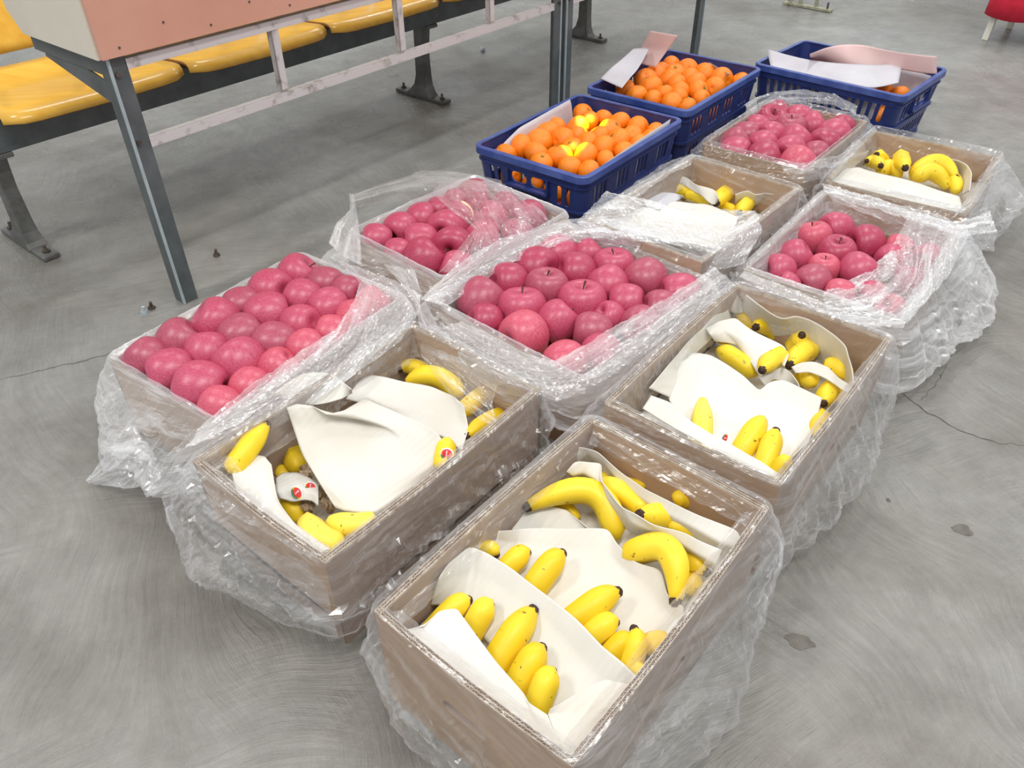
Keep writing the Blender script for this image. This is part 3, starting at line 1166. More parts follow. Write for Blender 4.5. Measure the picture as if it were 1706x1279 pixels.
def crate(key, label):
    f = Frame(key)
    L, Wd, H = f.L, f.W, f.H
    root = empty('plastic_crate', tuple(f.c), f.t)
    tag(root, label, 'crate', 'blue plastic crates')
    k = .90
    cr_ = .035
    th = .005

    def ring_pts(l, w, r, z, n=6):
        out = []
        for (sx, sy, a0) in ((1, 1, 0), (-1, 1, 90), (-1, -1, 180), (1, -1, 270)):
            for q in range(n + 1):
                a = R(a0 + 90 * q / n)
                out.append((sx * (l / 2 - r) + r * math.cos(a), sy * (w / 2 - r) + r * math.sin(a), z))
        return out
    # rim: flat flange with a turned-down outer lip
    prof = [(-.016, H - .004), (-.016, H), (-.002, H), (0, H - .002), (0, H - .022), (-.004, H - .022), (-.004, H - .005)]
    v = []
    for dd, z in prof:
        v += ring_pts(L + 2 * dd, Wd + 2 * dd, max(cr_ + dd, .008), z)
    n = 28
    fc = []
    m = len(prof)
    for j in range(m):
        for i in range(n):
            fc.append((j * n + i, j * n + (i + 1) % n, ((j + 1) % m) * n + (i + 1) % n, ((j + 1) % m) * n + i))
    mesh('rim', v, fc, M_BLUERIM, root, True).modifiers.new('e', 'EDGE_SPLIT')
    # a bead round the middle and a foot bead
    for (z0, z1, o_) in ((H * .46, H * .46 + .008, .006), (.0, .012, .004), (H - .045, H - .040, .004)):
        v = []
        for z, d in ((z0, 0), (z0, o_), (z1, o_), (z1, 0)):
            s_ = k + (1 - k) * z / H
            v += ring_pts((L - .012) * s_ + 2 * d, (Wd - .012) * s_ + 2 * d, cr_, z)
        fc = []
        for j in range(3):
            for i in range(n):
                fc.append((j * n + i, j * n + (i + 1) % n, (j + 1) * n + (i + 1) % n, (j + 1) * n + i))
        mesh('bead', v, fc, M_BLUE, root)
    # corner posts
    lt, wt = L - .012, Wd - .012
    for ci, (sx, sy, a0) in enumerate(((1, 1, 0), (-1, 1, 90), (-1, -1, 180), (1, -1, 270))):
        v = []
        for z in (0, H - .004):
            s_ = k + (1 - k) * z / H
            for rr in (cr_, cr_ - th):
                for q in range(7):
                    a = R(a0 + 15 * q)
                    v.append((sx * (lt * s_ / 2 - cr_) + rr * math.cos(a), sy * (wt * s_ / 2 - cr_) + rr * math.sin(a), z))
        fc = [(q, q + 1, q + 15, q + 14) for q in range(6)] + [(q + 7, q + 21, q + 22, q + 8) for q in range(6)] + [(0, 14, 21, 7), (6, 13, 27, 20)]
        mesh('corner_post', v, fc, M_BLUE, root)
    # walls
    for (ax, sg) in (('y', -1), ('y', 1), ('x', -1), ('x', 1)):
        ln = (lt if ax == 'y' else wt) - 2 * cr_
        h = H - .004
        outer = [(0, 0), (ln, 0), (ln, h), (0, h)]
        holes = []
        long_ = (ln > .42)
        if long_:
            xs = []
            for g0 in (.115, .37, .60, .865):
                nn = 4 if g0 in (.10, .86) else 3
                xs += [g0 * ln + (q - (nn - 1) / 2) * .0265 for q in range(nn)]
            if key == 'c3':
                xs = [(.05 + .062 * q) * ln for q in range(5)] + [(.40 + .062 * q) * ln for q in range(4)] + [(.70 + .062 * q) * ln for q in range(5)]
            for x in xs:
                holes.append(stadium(x, h * .70, .0185, h * .30))
                holes.append(stadium(x, h * .26, .0185, h * .26))
        else:
            for x in (.05, .14, .86, .95):
                holes.append(stadium(x * ln + (.006 if x < .5 else -.006), h * .67, .018, h * .27))
            holes.append(stadium(ln * .39, h * .74, .062, .036))
            holes.append(stadium(ln * .61, h * .74, .062, .036))
            for q in range(10):
                x = .06 + .88 * q / 9
                holes.append(stadium(x * ln + .003 * (1 if x < .5 else -1), h * .26, .017, h * .22))
        v, fc = panel2d(outer, holes, th)
        vv = []
        for (x, y, d) in v:
            s_ = k + (1 - k) * y / H
            u = x - ln / 2
            if ax == 'y':
                u2 = u * ((lt * s_ - 2 * cr_) / (lt - 2 * cr_))
                vv.append((u2, sg * (wt * s_ / 2 - th / 2 + d), y))
            else:
                u2 = u * ((wt * s_ - 2 * cr_) / (wt - 2 * cr_))
                vv.append((sg * (lt * s_ / 2 - th / 2 + d), u2, y))
        wl = mesh('crate_wall', vv, fc, M_BLUE, root)
        if not long_:
            mb = MB()
            s_ = k + (1 - k) * .6
            base = (wt if ax == 'y' else lt) * s_ / 2 + .006
            for dx in (-.075, .075):
                c = (dx, sg * base, h * .72) if ax == 'y' else (sg * base, dx, h * .72)
                mb.box(c, (.006, .018, .06) if ax == 'y' else (.018, .006, .06))
            c = (0, sg * (base + .004), h * .635) if ax == 'y' else (sg * (base + .004), 0, h * .635)
            mb.box(c, (.156, .022, .008) if ax == 'y' else (.022, .156, .008))
            mb.build('handle', M_BLUE, wl, .002)
    MB().box((0, 0, .008), (L * k - .03, Wd * k - .03, .008)).build('base', M_BLUE, root)
    return f, root


crate('c1', 'blue plastic slotted crate of tangerines, nearest of the three')
crate('c2', 'blue plastic slotted crate of tangerines, middle one behind the nearest')
crate('c3', 'blue plastic slotted crate covered by loose paper, at the far right')


def strip_local(key, name, pts_bot, pts_top, label, mat, n=24, amp=.003, seed=1):
    f = Frame(key)
    lo = smooth1(resample([f.w(*p) for p in pts_bot], n), 1)
    hi = smooth1(resample([f.w(*p) for p in pts_top], n), 1)
    V = []
    for j in range(10):
        V.append(lo + (hi - lo) * j / 9)
    P = np.array(V).reshape(-1, 3)
    P = P + np.array([.5, .5, 0]) * (amp * crumple(P, .08, seed, 4))[:, None]
    o = mesh(name, P, grid_faces(n, 10), mat, None, True)
    m = o.modifiers.new('s', 'SOLIDIFY')
    m.thickness = .0006
    tag(o, label, 'paper')
    return o


# paper linings that stand against the crate walls
f = Frame('c1')
hy = f.W / 2
strip_local('c1', 'paper_liner', [(-.23, -hy * .9 + .022, .03), (.23, -hy * .9 + .022, .03)], [(-.24, -hy + .032, .222), (.06, -hy + .034, .236), (.25, -hy + .03, .246)],
            'white paper lining along the right wall of the nearest blue crate', M_PAPER, 30, .002, 5)
strip_local('c1', 'paper_liner', [(-.2, hy * .9 - .045, .10), (.2, hy * .9 - .045, .10)], [(-.25, hy - .05, .21), (-.1, hy - .04, .245), (.1, hy - .035, .25), (.17, hy - .05, .262)],
            'white paper lining standing behind the tangerines of the nearest blue crate', M_PAPER, 30, .006, 6)
f = Frame('c3')
hx = f.L / 2
strip_local('c3', 'paper_liner', [(-hx * .9 + .022, .24, .03), (-hx * .9 + .022, -.20, .03)], [(-hx + .03, .25, .21), (-hx + .03, -.19, .21)],
            'white paper lining behind the front slots of the farthest blue crate', M_PAPER, 30, .002, 7)
strip_local('c3', 'paper_liner', [(hx * .9 - .03, .0, .04), (hx * .9 - .03, -.24, .04)], [(hx - .03, .0, .23), (hx - .03, -.25, .21)],
            'white paper lining along the back wall of the farthest blue crate', M_PAPER, 30, .002, 8)
o = patch('paper_sheet', [([.26] * 4 + [.25], [(1279, 82), (1340, 100), (1395, 105), (1440, 108), (1503, 106)]), (.235, [(1284, 112), (1340, 124), (1400, 138), (1450, 148), (1497, 138)])],
          M_PAPER, None, 30, 12, .003, .12, 12, .0006)
tag(o, 'pale white tissue sheet lying over the front of the farthest blue crate', 'paper')
o = patch('paper_sheet', [(.30, [(1349, 90), (1375, 80), (1408, 73), (1440, 76), (1500, 88), (1561, 93)]), (.235, [(1351, 102), (1390, 106), (1440, 111), (1500, 118), (1561, 124)])],
          M_PINK, None, 30, 12, .003, .12, 13, .0006)
tag(o, 'pink tissue sheet lying across the farthest blue crate', 'paper')
o = patch('paper_sheet', [([.36, .36], [(1084, 51), (1129, 59)]), (.29, [(1068, 78), (1110, 88)]), (.24, [(1060, 104), (1092, 112)])], M_PINK, None, 16, 20, .003, .1, 14, .0006)
tag(o, 'pink tissue paper standing up from the second blue crate', 'paper')
o = patch('paper_sheet', [(.30, [(1055, 82), (1082, 81)]), (.28, [(1020, 112), (1062, 116)]), (.25, [(1000, 130), (1036, 146)])], M_PAPER, None, 16, 20, .002, .1, 15, .0006)
tag(o, 'white tissue paper hanging over the left end of the second blue crate', 'paper')
o = patch('paper_sheet', [(.235, [(1182, 103), (1216, 124)]), (.20, [(1176, 110), (1206, 132)])], M_PAPER, None, 16, 10, .002, .1, 16, .0006)
tag(o, 'narrow scrap of white paper among the tangerines of the second blue crate', 'paper')

# ------------------------------------------------------------------ bananas


def banana(P0, P1, P2, r, name_label, carton, mat=0, tip=True, neck=False, sticker=False):
    P0, P1, P2 = map(np.array, (P0, P1, P2))
    r = r * 1.12
    C1 = 2 * P1 - (P0 + P2) / 2
    n, m = 18, 12
    V = []
    Tprev = None
    ts = np.linspace(0, 1, n)
    T0 = (C1 - P0)
    ref = np.cross(P2 - P0, [0, 0, 1.0])
    ref /= np.linalg.norm(ref) + 1e-9
    for t in ts:
        c = (1 - t) ** 2 * P0 + 2 * t * (1 - t) * C1 + t * t * P2
        d = 2 * (1 - t) * (C1 - P0) + 2 * t * (P2 - C1)
        d /= np.linalg.norm(d) + 1e-9
        b = ref - d * (ref @ d)
        b /= np.linalg.norm(b) + 1e-9
        e = np.cross(d, b)
        rr = 1.0
        if t > .62:
            s = (t - .62) / .38
            rr = 1 - .60 * s ** 1.9
        s0 = .18 if not neck else .30
        if t < s0:
            s = 1 - t / s0
            rr = (math.sqrt(max(0, 1 - (s * .97) ** 2)) * .9 + .1) if not neck else max(.36, 1 - .66 * s)
        for k in range(m):
            a = 2 * math.pi * k / m + .3
            w = 1 + .085 * math.cos(5 * a)
            V.append(c + (b * math.cos(a) + e * math.sin(a)) * r * rr * w)
    F = grid_faces(m, n, True)
    F.append(tuple(range(m))[::-1])
    F.append(tuple(range((n - 1) * m, n * m)))
    base = P1
    o = mesh('banana', np.array(V) - base, F, M_BAN[mat], None, True)
    o.location = base
    tag(o, name_label, 'banana', 'bananas in the ' + carton)
    if tip:
        d = P2 - C1
        d /= np.linalg.norm(d)
        mb = MB()
        q = P2 - base
        mb.tube(q - d * .004, q + d * .005, r * .47, r * .38, 9)
        mb.tube(q + d * .005, q + d * .008, r * .28, r * .22, 8)
        mb.build('tip', M_TIP, o)
    if neck:
        d = P0 - C1
        d /= np.linalg.norm(d)
        q = P0 - base
        MB().tube(q - d * .002, q + d * .022, r * .38, r * .44, 8).build('stem', M_STEM, o)
    return o


def bans(conv, lst, carton):
    for it in lst:
        pts, zs, r, lab = it[:4]
        opt = it[4] if len(it) > 4 else {}
        q = conv(pts)
        z0, z2 = zs
        if len(q) == 2:
            P0, P2 = at(*q[0], z0), at(*q[1], z2)
            P1 = (P0 + P2) / 2 + np.array([0, 0, .006])
        else:
            P0, P1, P2 = at(*q[0], z0), at(*q[1], opt.get('zm', (z0 + z2) / 2 + .004)), at(*q[2], z2)
        ext = opt.get('ext', 0)
        if ext:
            d = P0 - P1
            d /= np.linalg.norm(d)
            P0n = P0 + d * ext - np.array([0, 0, ext * .15])
            P1 = (P0 + P1) / 2 if ext < .02 else P1 + (P0 - P1) * .45 + np.array([0, 0, .002])
            P0 = P0n
        banana(P0, P1, P2, r, lab, carton, opt.get('m', random.randrange(2)), opt.get('tip', True), opt.get('neck', False))


NA = 'nearest carton'
bans(cA, [
    ([(540, 345), (650, 262), (800, 365)], (.150, .140), .0185, 'banana lying under the big curved one at the back left of the nearest carton', {'m': 1, 'tip': False}),
    ([(940, 440), (850, 262), (614, 318)], (.150, .178), .0205, 'big curved banana with dark tip at the back left of the nearest carton', {'zm': .188, 'm': 0}),
    ([(1060, 345), (960, 262), (868, 232)], (.165, .175), .0175, 'banana between two foam strips at the back of the nearest carton', {'m': 0}),
    ([(1200, 380), (1110, 352), (1030, 346)], (.140, .192), .0195, 'banana pointing its blunt tip at the camera, back of the nearest carton', {'m': 0}),
    ([(1260, 430), (1190, 395), (1130, 380)], (.150, .165), .015, 'small part of a banana showing right of the blunt tipped one, nearest carton', {'m': 1, 'tip': False}),
    ([(1210, 300), (1150, 290)], (.150, .165), .014, 'small banana at the back right corner of the nearest carton', {'m': 1, 'tip': False}),
    ([(880, 205), (930, 225), (1050, 240)], (.150, .150), .012, 'banana edge behind the rear foam strip of the nearest carton', {'m': 1, 'tip': False}),
    ([(965, 505), (1130, 478), (1160, 668)], (.165, .175), .0205, 'strongly bent banana with dark tip at the right of the nearest carton', {'zm': .200, 'm': 0}),
    ([(1180, 490), (1220, 520), (1272, 558)], (.150, .168), .0165, 'banana with round dark tip in the right corner of the nearest carton', {'m': 0}),
    ([(1200, 640), (1240, 590)], (.140, .150), .017, 'banana under the bent one at the right wall of the nearest carton', {'m': 1, 'tip': False}),
    ([(455, 480), (500, 490)], (.165, .172), .013, 'short banana end with scarred tip, left end of the second row, nearest carton', {'ext': .04}),
    ([(530, 560), (612, 486)], (.165, .182), .0165, 'banana second in the second row of the nearest carton', {'ext': .07}),
    ([(645, 610), (740, 492)], (.165, .188), .0195, 'thick banana with scratched tip, third in the second row, nearest carton', {'ext': .07}),
    ([(790, 735), (945, 632)], (.168, .188), .0200, 'large banana in the middle of the nearest carton', {'ext': .06}),
    ([(850, 800), (935, 742)], (.165, .182), .0175, 'short plump banana below the large middle one, nearest carton', {'ext': .06}),
    ([(915, 870), (990, 800)], (.165, .178), .0150, 'banana at right of third row, lying against the dark tipped one', {'ext': .05, 'tip': False}),
    ([(990, 900), (1020, 830), (1010, 772)], (.165, .190), .0155, 'upright banana with dark tip near the right wall of the nearest carton', {'ext': .04}),
    ([(1125, 820), (1080, 822), (1048, 860)], (.165, .160), .0165, 'brownish banana with long dark stem by the right wall of the nearest carton', {'m': 1}),
    ([(1050, 960), (1000, 915)], (.165, .165), .0130, 'small yellow banana end below the dark stem, right wall of the nearest carton', {'m': 0, 'tip': False}),
    ([(300, 740), (395, 662)], (.165, .182), .0165, 'leftmost banana of the front row in the nearest carton', {'ext': .06}),
    ([(420, 760), (475, 678)], (.165, .184), .0175, 'banana second from left in the front row, nearest carton', {'ext': .06}),
    ([(510, 880), (635, 700)], (.165, .190), .0210, 'longest banana of the front row, with brown scratches, nearest carton', {'ext': .06}),
    ([(590, 960), (665, 840)], (.168, .188), .0195, 'shiny banana fourth in the front row of the nearest carton', {'ext': .06}),
    ([(655, 1040), (703, 925)], (.170, .192), .0175, 'frontmost banana with dark tip in the nearest carton', {'ext': .06}),
], NA)
NB = 'left banana carton'
bans(cB, [
    ([(245, 440), (315, 350), (366, 276)], (.200, .222), .0190, 'banana standing up with dark tip at the left of the left banana carton', {'ext': .02, 'm': 0, 'zm': .218}),
    ([(485, 370), (492, 420), (500, 470)], (.110, .120), .0205, 'stubby banana in the gap beside the large foam sheet, left banana carton', {'m': 1, 'tip': False}),
    ([(470, 500), (415, 485)], (.09, .10), .016, 'banana hidden behind the small white wrap in the left banana carton', {'m': 1, 'tip': False}),
    ([(440, 600), (480, 630), (495, 690)], (.11, .10), .0185, 'shaded banana below the small white wrap, left banana carton', {'m': 1, 'tip': False}),
    ([(700, 800), (580, 745), (545, 668)], (.150, .150), .0215, 'bent banana at the front corner of the left banana carton', {'m': 2, 'zm': .165, 'tip': False}),
    ([(840, 690), (740, 705), (635, 685)], (.150, .150), .0215, 'straight banana along the front wall of the left banana carton', {'m': 2, 'tip': False}),
    ([(1060, 60), (1000, 28), (942, 38)], (.150, .155), .0155, 'hindmost banana with dark tip at the back of the left banana carton', {'m': 0}),
    ([(1200, 160), (1090, 68), (966, 100)], (.150, .165), .0190, 'curved banana with dark tip at the back of the left banana carton', {'m': 0, 'zm': .185}),
    ([(1275, 155), (1225, 200), (1178, 240)], (.155, .165), .0175, 'banana with dark tip beside the right wall, left banana carton', {'ext': .04}),
    ([(1330, 250), (1275, 280), (1222, 320)], (.150, .165), .0155, 'speckled banana with dark tip at the right wall, left banana carton', {'ext': .04}),
    ([(810, 225), (900, 265)], (.115, .115), .0145, 'shaded banana seen between two foam sheets, left banana carton', {'m': 1, 'tip': False}),
    ([(880, 265), (985, 305)], (.125, .125), .0160, 'second banana seen between the foam sheets, left banana carton', {'m': 0, 'tip': False}),
    ([(1120, 470), (1140, 340)], (.165, .185), .0175, 'banana bearing a red oval sticker at the right wall, left banana carton', {'m': 0, 'tip': False}),
], NB)
NC = 'right banana carton'
bans(cC, [
    ([(720, 420), (680, 385), (640, 372)], (.145, .165), .0150, 'banana end at the back left corner of the right banana carton', {}),
    ([(850, 470), (790, 410), (737, 412)], (.130, .180), .0185, 'banana with round dark tip at the back of the right banana carton', {'m': 0}),
    ([(900, 530), (940, 480), (955, 450)], (.130, .185), .0185, 'banana with speckled tip, highest at the back of the right banana carton', {'m': 0}),
    ([(1010, 520), (950, 535), (897, 592)], (.150, .180), .0205, 'fat banana under the speckled one in the right banana carton', {'m': 0}),
    ([(870, 545), (812, 566), (767, 614)], (.185, .200), .0185, 'banana poking out under the long foam strip, right banana carton', {'m': 0}),
    ([(620, 480), (540, 462)], (.150, .155), .0130, 'thin banana end at the left under the foam strip, right banana carton', {'m': 1}),
    ([(740, 640), (640, 560), (560, 520)], (.145, .150), .0180, 'long curved banana under the foam strip, right banana carton', {'m': 0, 'zm': .165, 'tip': False}),
    ([(790, 665), (930, 672)], (.130, .130), .0150, 'banana in shadow between foam strips, right banana carton', {'m': 1, 'tip': False}),
    ([(950, 640), (1010, 690)], (.145, .155), .0180, 'banana behind the lowest dark tipped one, right banana carton', {'m': 0, 'tip': False}),
    ([(1100, 690), (1075, 730), (1057, 772)], (.145, .165), .0185, 'lowest dark tipped banana near the right wall, right banana carton', {'m': 0}),
    ([(1060, 590), (1130, 610), (1182, 658)], (.160, .165), .0180, 'banana with brown end against the right wall, right banana carton', {'m': 0}),
    ([(1170, 730), (1120, 770)], (.140, .145), .0150, 'banana end deep by the right wall, right banana carton', {'m': 1, 'tip': False}),
    ([(1055, 830), (1010, 930)], (.150, .160), .0165, 'banana edge beside the ribbed foam sheet, right banana carton', {'m': 1, 'tip': False}),
    ([(478, 960), (478, 850), (485, 755)], (.160, .190), .0190, 'single banana standing on the ribbed foam sheet, right banana carton', {'m': 2, 'tip': False, 'ext': .02}),
    ([(680, 985), (770, 845)], (.165, .190), .0200, 'left one of the banana pair at the front of the right banana carton', {'m': 0, 'ext': .03, 'tip': False}),
    ([(780, 1050), (830, 905)], (.165, .188), .0185, 'right one of the banana pair at the front of the right banana carton', {'m': 0, 'ext': .03}),
    ([(850, 1085), (885, 1050)], (.175, .185), .0145, 'small banana tip in the front corner of the right banana carton', {'ext': .03}),
], NC)
ND = 'banana carton beside the nearest blue crate'
bans(cD, [
    ([(820, 830), (730, 785), (648, 780)], (.150, .160), .0185, 'leftmost dark tipped banana, carton beside the nearest blue crate', {'m': 0}),
    ([(1020, 790), (930, 715), (832, 705)], (.150, .165), .0200, 'hindmost banana, carton beside the nearest blue crate', {'m': 0}),
    ([(950, 890), (860, 835), (770, 835)], (.150, .155), .0185, 'banana below the white paper strip, carton beside the nearest blue crate', {'m': 0, 'tip': False}),
    ([(1110, 810), (1050, 830), (992, 888)], (.140, .175), .0230, 'fattest banana facing the camera, carton beside the nearest blue crate', {'m': 0}),
    ([(1240, 870), (1200, 905), (1160, 960)], (.150, .170), .0195, 'front banana with dark tip, carton beside the nearest blue crate', {'m': 0}),
    ([(1040, 915), (1140, 975)], (.140, .145), .0150, 'banana under the wavy foam edge, carton beside the nearest blue crate', {'m': 1, 'tip': False}),
    ([(1340, 880), (1420, 845)], (.165, .175), .0130, 'banana end at the right wall, carton beside the nearest blue crate', {'m': 0, 'tip': False}),
], ND)
NE = 'far right carton'
bans(cE, [
    ([(620, 440), (590, 385), (560, 360)], (.120, .165), .0195, 'upper banana of the small cluster at left, far right carton', {'m': 0}),
    ([(570, 430), (525, 415), (485, 410)], (.120, .150), .0165, 'leftmost dark tipped banana, far right carton', {'m': 1}),
    ([(520, 410), (560, 420), (592, 447)], (.130, .160), .0190, 'banana in front of the small cluster, far right carton', {'m': 0}),
    ([(750, 370), (755, 410), (783, 465)], (.140, .165), .0230, 'round looking banana in the middle, far right carton', {'m': 0}),
    ([(590, 500), (665, 455), (740, 520)], (.130, .130), .0220, 'banana under the round looking one, far right carton', {'m': 0, 'tip': False}),
    ([(830, 545), (1020, 415), (1175, 543)], (.130, .145), .0230, 'largest curved banana with dark tip, far right carton', {'m': 0, 'zm': .165}),
    ([(850, 560), (990, 490), (1110, 620)], (.140, .130), .0230, 'curved banana in front of the largest one, far right carton', {'m': 0, 'zm': .165, 'tip': False}),
    ([(1140, 540), (1180, 650)], (.125, .130), .0200, 'rightmost banana beside the film, far right carton', {'m': 0, 'tip': False}),
    ([(520, 600), (640, 640)], (.125, .125), .0180, 'leftmost banana dimly seen through the foam, far right carton', {'m': 0, 'tip': False}),
    ([(690, 620), (820, 680)], (.125, .125), .0180, 'middle banana dimly seen through the foam, far right carton', {'m': 0, 'tip': False}),
    ([(870, 650), (1000, 720)], (.125, .125), .0180, 'rightmost banana dimly seen through the foam, far right carton', {'m': 0, 'tip': False}),
], NE)

# cut banana crowns in the left banana carton
for (x, y), z, lb in (((540, 480), .125, 'dry brown cut banana ends, highest under the large foam sheet'), ((605, 565), .125, 'dry brown cut end of a banana bunch, beside the small white wrap'),
                      ((635, 612), .12, 'dry brown cut banana ends, lowest beside the large foam sheet'), ((540, 620), .115, 'dry brown cut end of a banana bunch, below the red sticker')):
    (px, py), = cB([(x, y)])
    c = at(px, py, z)
    mb = MB()
    for k in range(5):
        a = k * 1.3 + x
        d = np.array([math.cos(a), math.sin(a), .5 + .3 * math.sin(3 * a)])
        mb.tube(c, c + d * .014, .005, .0075, 7)
    mb.tube(c - (0, 0, .02), c + (0, 0, .006), .008, .010, 8)
    o = mb.build('banana_bunch', M_CROWN, None, .001)
    tag(o, lb + ', left banana carton', 'banana', 'banana crowns in the left banana carton')


# stickers
def sticker(px, py, z, w, h, ang, parent_name_label, n=None, lift=.0):
    c = at(px, py, z)
    n = (CAM - c) if n is None else np.array(n, float)
    n = n / np.linalg.norm(n)
    x = np.cross([0, 0, 1], n)
    x /= np.linalg.norm(x)
    y = np.cross(n, x)
    ca, sa = math.cos(ang), math.sin(ang)
    X, Y = x * ca + y * sa, -x * sa + y * ca

    def disc(dx, dy, a, b, e, k=24):
        v = [c + X * dx + Y * dy + n * e]
        for i in range(k):
            t = 2 * math.pi * i / k
            v.append(c + X * (dx + a * math.cos(t)) + Y * (dy + b * math.sin(t)) + n * (e - .12 * (a * math.cos(t)) ** 2 / .012))
        return v, [(0, i + 1, (i + 1) % k + 1) for i in range(k)]
    v, fc = disc(0, 0, w * 1.15, h * 1.12, .0)
    root = mesh('sticker', v, fc, M_STK_W)
    tag(root, parent_name_label, 'sticker', 'fruit stickers')
    v, fc = disc(-w * .1, 0, w * .98, h * .98, .0004)
    mesh('green_border', v, fc, M_STK_G, root)
    for sy in (-1, 1):
        v, fc = disc(w * .05, sy * h * .78, w * .42, h * .2, .0007)
        mesh('yellow_flash', v, fc, M_STK_Y, root)
    v, fc = disc(w * .12, 0, w * .8, h * .82, .001)
    mesh('red_field', v, fc, M_STK_R, root)
    mb = MB()
    for i, (q, hh) in enumerate(((-.45, .34), (-.2, .22), (.02, .22), (.24, .22), (.46, .30))):
        p = c + X * w * (.12 + q * .9) + Y * h * (.03 * i) + n * .0014
        mb.box(p, (w * .09, h * hh, .0002), (X, Y, n))
        if i in (1, 2, 3):
            mb.box(p + Y * h * .1 + X * w * .07, (w * .12, h * .06, .0002), (X, Y, n))
    mb.build('lettering', M_STK_W, root)
    return root


(a_, b_), = cB([(497, 565)])
sticker(a_, b_, .152, .0085, .012, .25, 'red oval fruit sticker with green edge on the small white wrap')
(a_, b_), = cB([(556, 538)])
sticker(a_, b_, .150, .0075, .010, 1.0, 'smaller red oval fruit sticker right of the first on the white wrap')
(a_, b_), = cB([(1137, 400)])
sticker(a_, b_, .196, .010, .0115, 1.2, 'red oval fruit sticker on the banana at the right wall of the left carton')
(a_, b_), = cC([(590, 938)])
sticker(a_, b_, .196, .0045, .009, -.2, 'small red fruit sticker left of the banana pair in the right carton')

# ------------------------------------------------------------------ foam sheets


def foam(conv, rows, label, seed, amp=.003, lam=.07, nu=60, nv=26, soft=2, mat=None, cat='foam sheet'):
    o = patch('foam_sheet', [(z, conv(p)) for z, p in rows], mat or M_FOAM, None, nu, nv, amp, lam, seed, .0016, True, soft)
    tag(o, label, cat)
    return o


def bed(key, z, label, seed):
    f = Frame(key)
    n = 26
    V = []
    for j in range(n):
        for i in range(n):
            p, q = (-.5 + i / (n - 1)) * (f.L - .03), (-.5 + j / (n - 1)) * (f.W - .03)
            e = max(abs(2 * p / f.L), abs(2 * q / f.W))
            V.append(f.w(p, q, z + .004 * math.sin(p * 60 + seed) * math.cos(q * 50) + .02 * max(0, e - .8) / .2))
    o = mesh('foam_liner', V, grid_faces(n, n), M_FOAM, None, True)
    m = o.modifiers.new('s', 'SOLIDIFY')
    m.thickness = .0016
    tag(o, label, 'foam sheet')


bed('A', .128, 'white foam liner under the bananas of the nearest carton', 1)
bed('C', .118, 'white foam liner under the bananas of the right banana carton', 2)
bed('D', .118, 'white foam liner under the bananas, carton beside the nearest blue crate', 3)
bed('E', .088, 'white foam liner under the bananas of the far right carton', 4)

# nearest carton
foam(cA, [(.205, [(722, 178), (745, 120), (800, 95), (870, 110), (960, 190), (1050, 255), (1150, 300), (1250, 345), (1395, 405), (1400, 450)]),
          (.190, [(728, 190), (770, 135), (820, 118), (880, 140), (950, 215), (1040, 290), (1130, 340), (1230, 390), (1330, 450), (1395, 470)]),
          (.160, [(760, 200), (800, 160), (840, 150), (880, 175), (960, 260), (1050, 330), (1130, 380), (1230, 430), (1340, 500), (1390, 480)])],
     'hindmost white foam strip running across the back of the nearest carton', 21, .003)
foam(cA, [(.215, [(760, 190), (790, 150), (890, 155), (880, 215), (960, 320), (1070, 385), (1200, 420), (1330, 482)]),
          (.200, [(780, 205), (820, 190), (870, 220), (910, 290), (1000, 380), (1110, 420), (1210, 470), (1310, 535)]),
          (.170, [(790, 220), (830, 220), (870, 260), (930, 350), (1000, 410), (1110, 440), (1210, 490), (1300, 545)])],
     'second white foam strip looping over the bananas at the back of the nearest carton', 22, .003)
foam(cA, [(.165, [(545, 370), (600, 330), (700, 312), (760, 330), (830, 395)]), (.150, [(440, 430), (540, 400), (700, 420), (880, 440), (935, 470)])],
     'cream foam sheet under the big curved banana, nearest carton', 23, .003)
foam(cA, [(.178, [(420, 450), (450, 400), (560, 402), (700, 395), (800, 402), (915, 400), (945, 460), (1010, 520), (1110, 545), (1130, 640), (1190, 690)]),
          (.160, [(420, 470), (470, 430), (580, 460), (700, 480), (800, 490), (900, 500), (980, 560), (1060, 620), (1120, 700), (1190, 760)]),
          (.150, [(430, 520), (520, 600), (620, 680), (720, 760), (820, 830), (900, 880), (980, 940), (1040, 960), (1090, 900), (1150, 830)])],
     'large white foam sheet across the middle of the nearest carton', 24, .003)
foam(cA, [(.208, [(290, 585), (330, 520), (400, 465), (470, 490), (560, 545), (640, 610), (700, 655), (800, 735), (890, 830), (960, 885), (1035, 960)]),
          (.185, [(280, 620), (340, 570), (420, 560), (520, 620), (620, 700), (700, 760), (780, 840), (850, 920), (920, 980), (1000, 1030)]),
          (.150, [(260, 680), (330, 680), (420, 760), (520, 880), (600, 980), (680, 1060), (740, 1120), (800, 1160), (870, 1180), (960, 1090)])],
     'white foam sheet over the third row of bananas, nearest carton', 25, .003)
foam(cA, [(.212, [(235, 760), (290, 700), (355, 690), (420, 780), (500, 890), (570, 970), (610, 1015), (612, 1035), (690, 1082)]),
          (.205, [(180, 770), (250, 790), (330, 850), (420, 930), (500, 1000), (580, 1070), (650, 1120), (700, 1160), (730, 1180)]),
          (.200, [(140, 780), (220, 860), (310, 930), (400, 1000), (500, 1080), (590, 1150), (660, 1200), (720, 1240), (760, 1262)])],
     'white foam sheet along the front wall over the front row, nearest carton', 26, .002)
foam(cA, [(.214, [(700, 1065), (760, 1030), (830, 985), (900, 950), (935, 960), (1000, 975)]),
          (.208, [(690, 1085), (780, 1080), (860, 1060), (920, 1060), (990, 1040)]),
          (.200, [(735, 1200), (760, 1255), (800, 1250), (860, 1180), (930, 1090), (1010, 1000)])],
     'folded white foam corner in the front corner of the nearest carton', 27, .002)
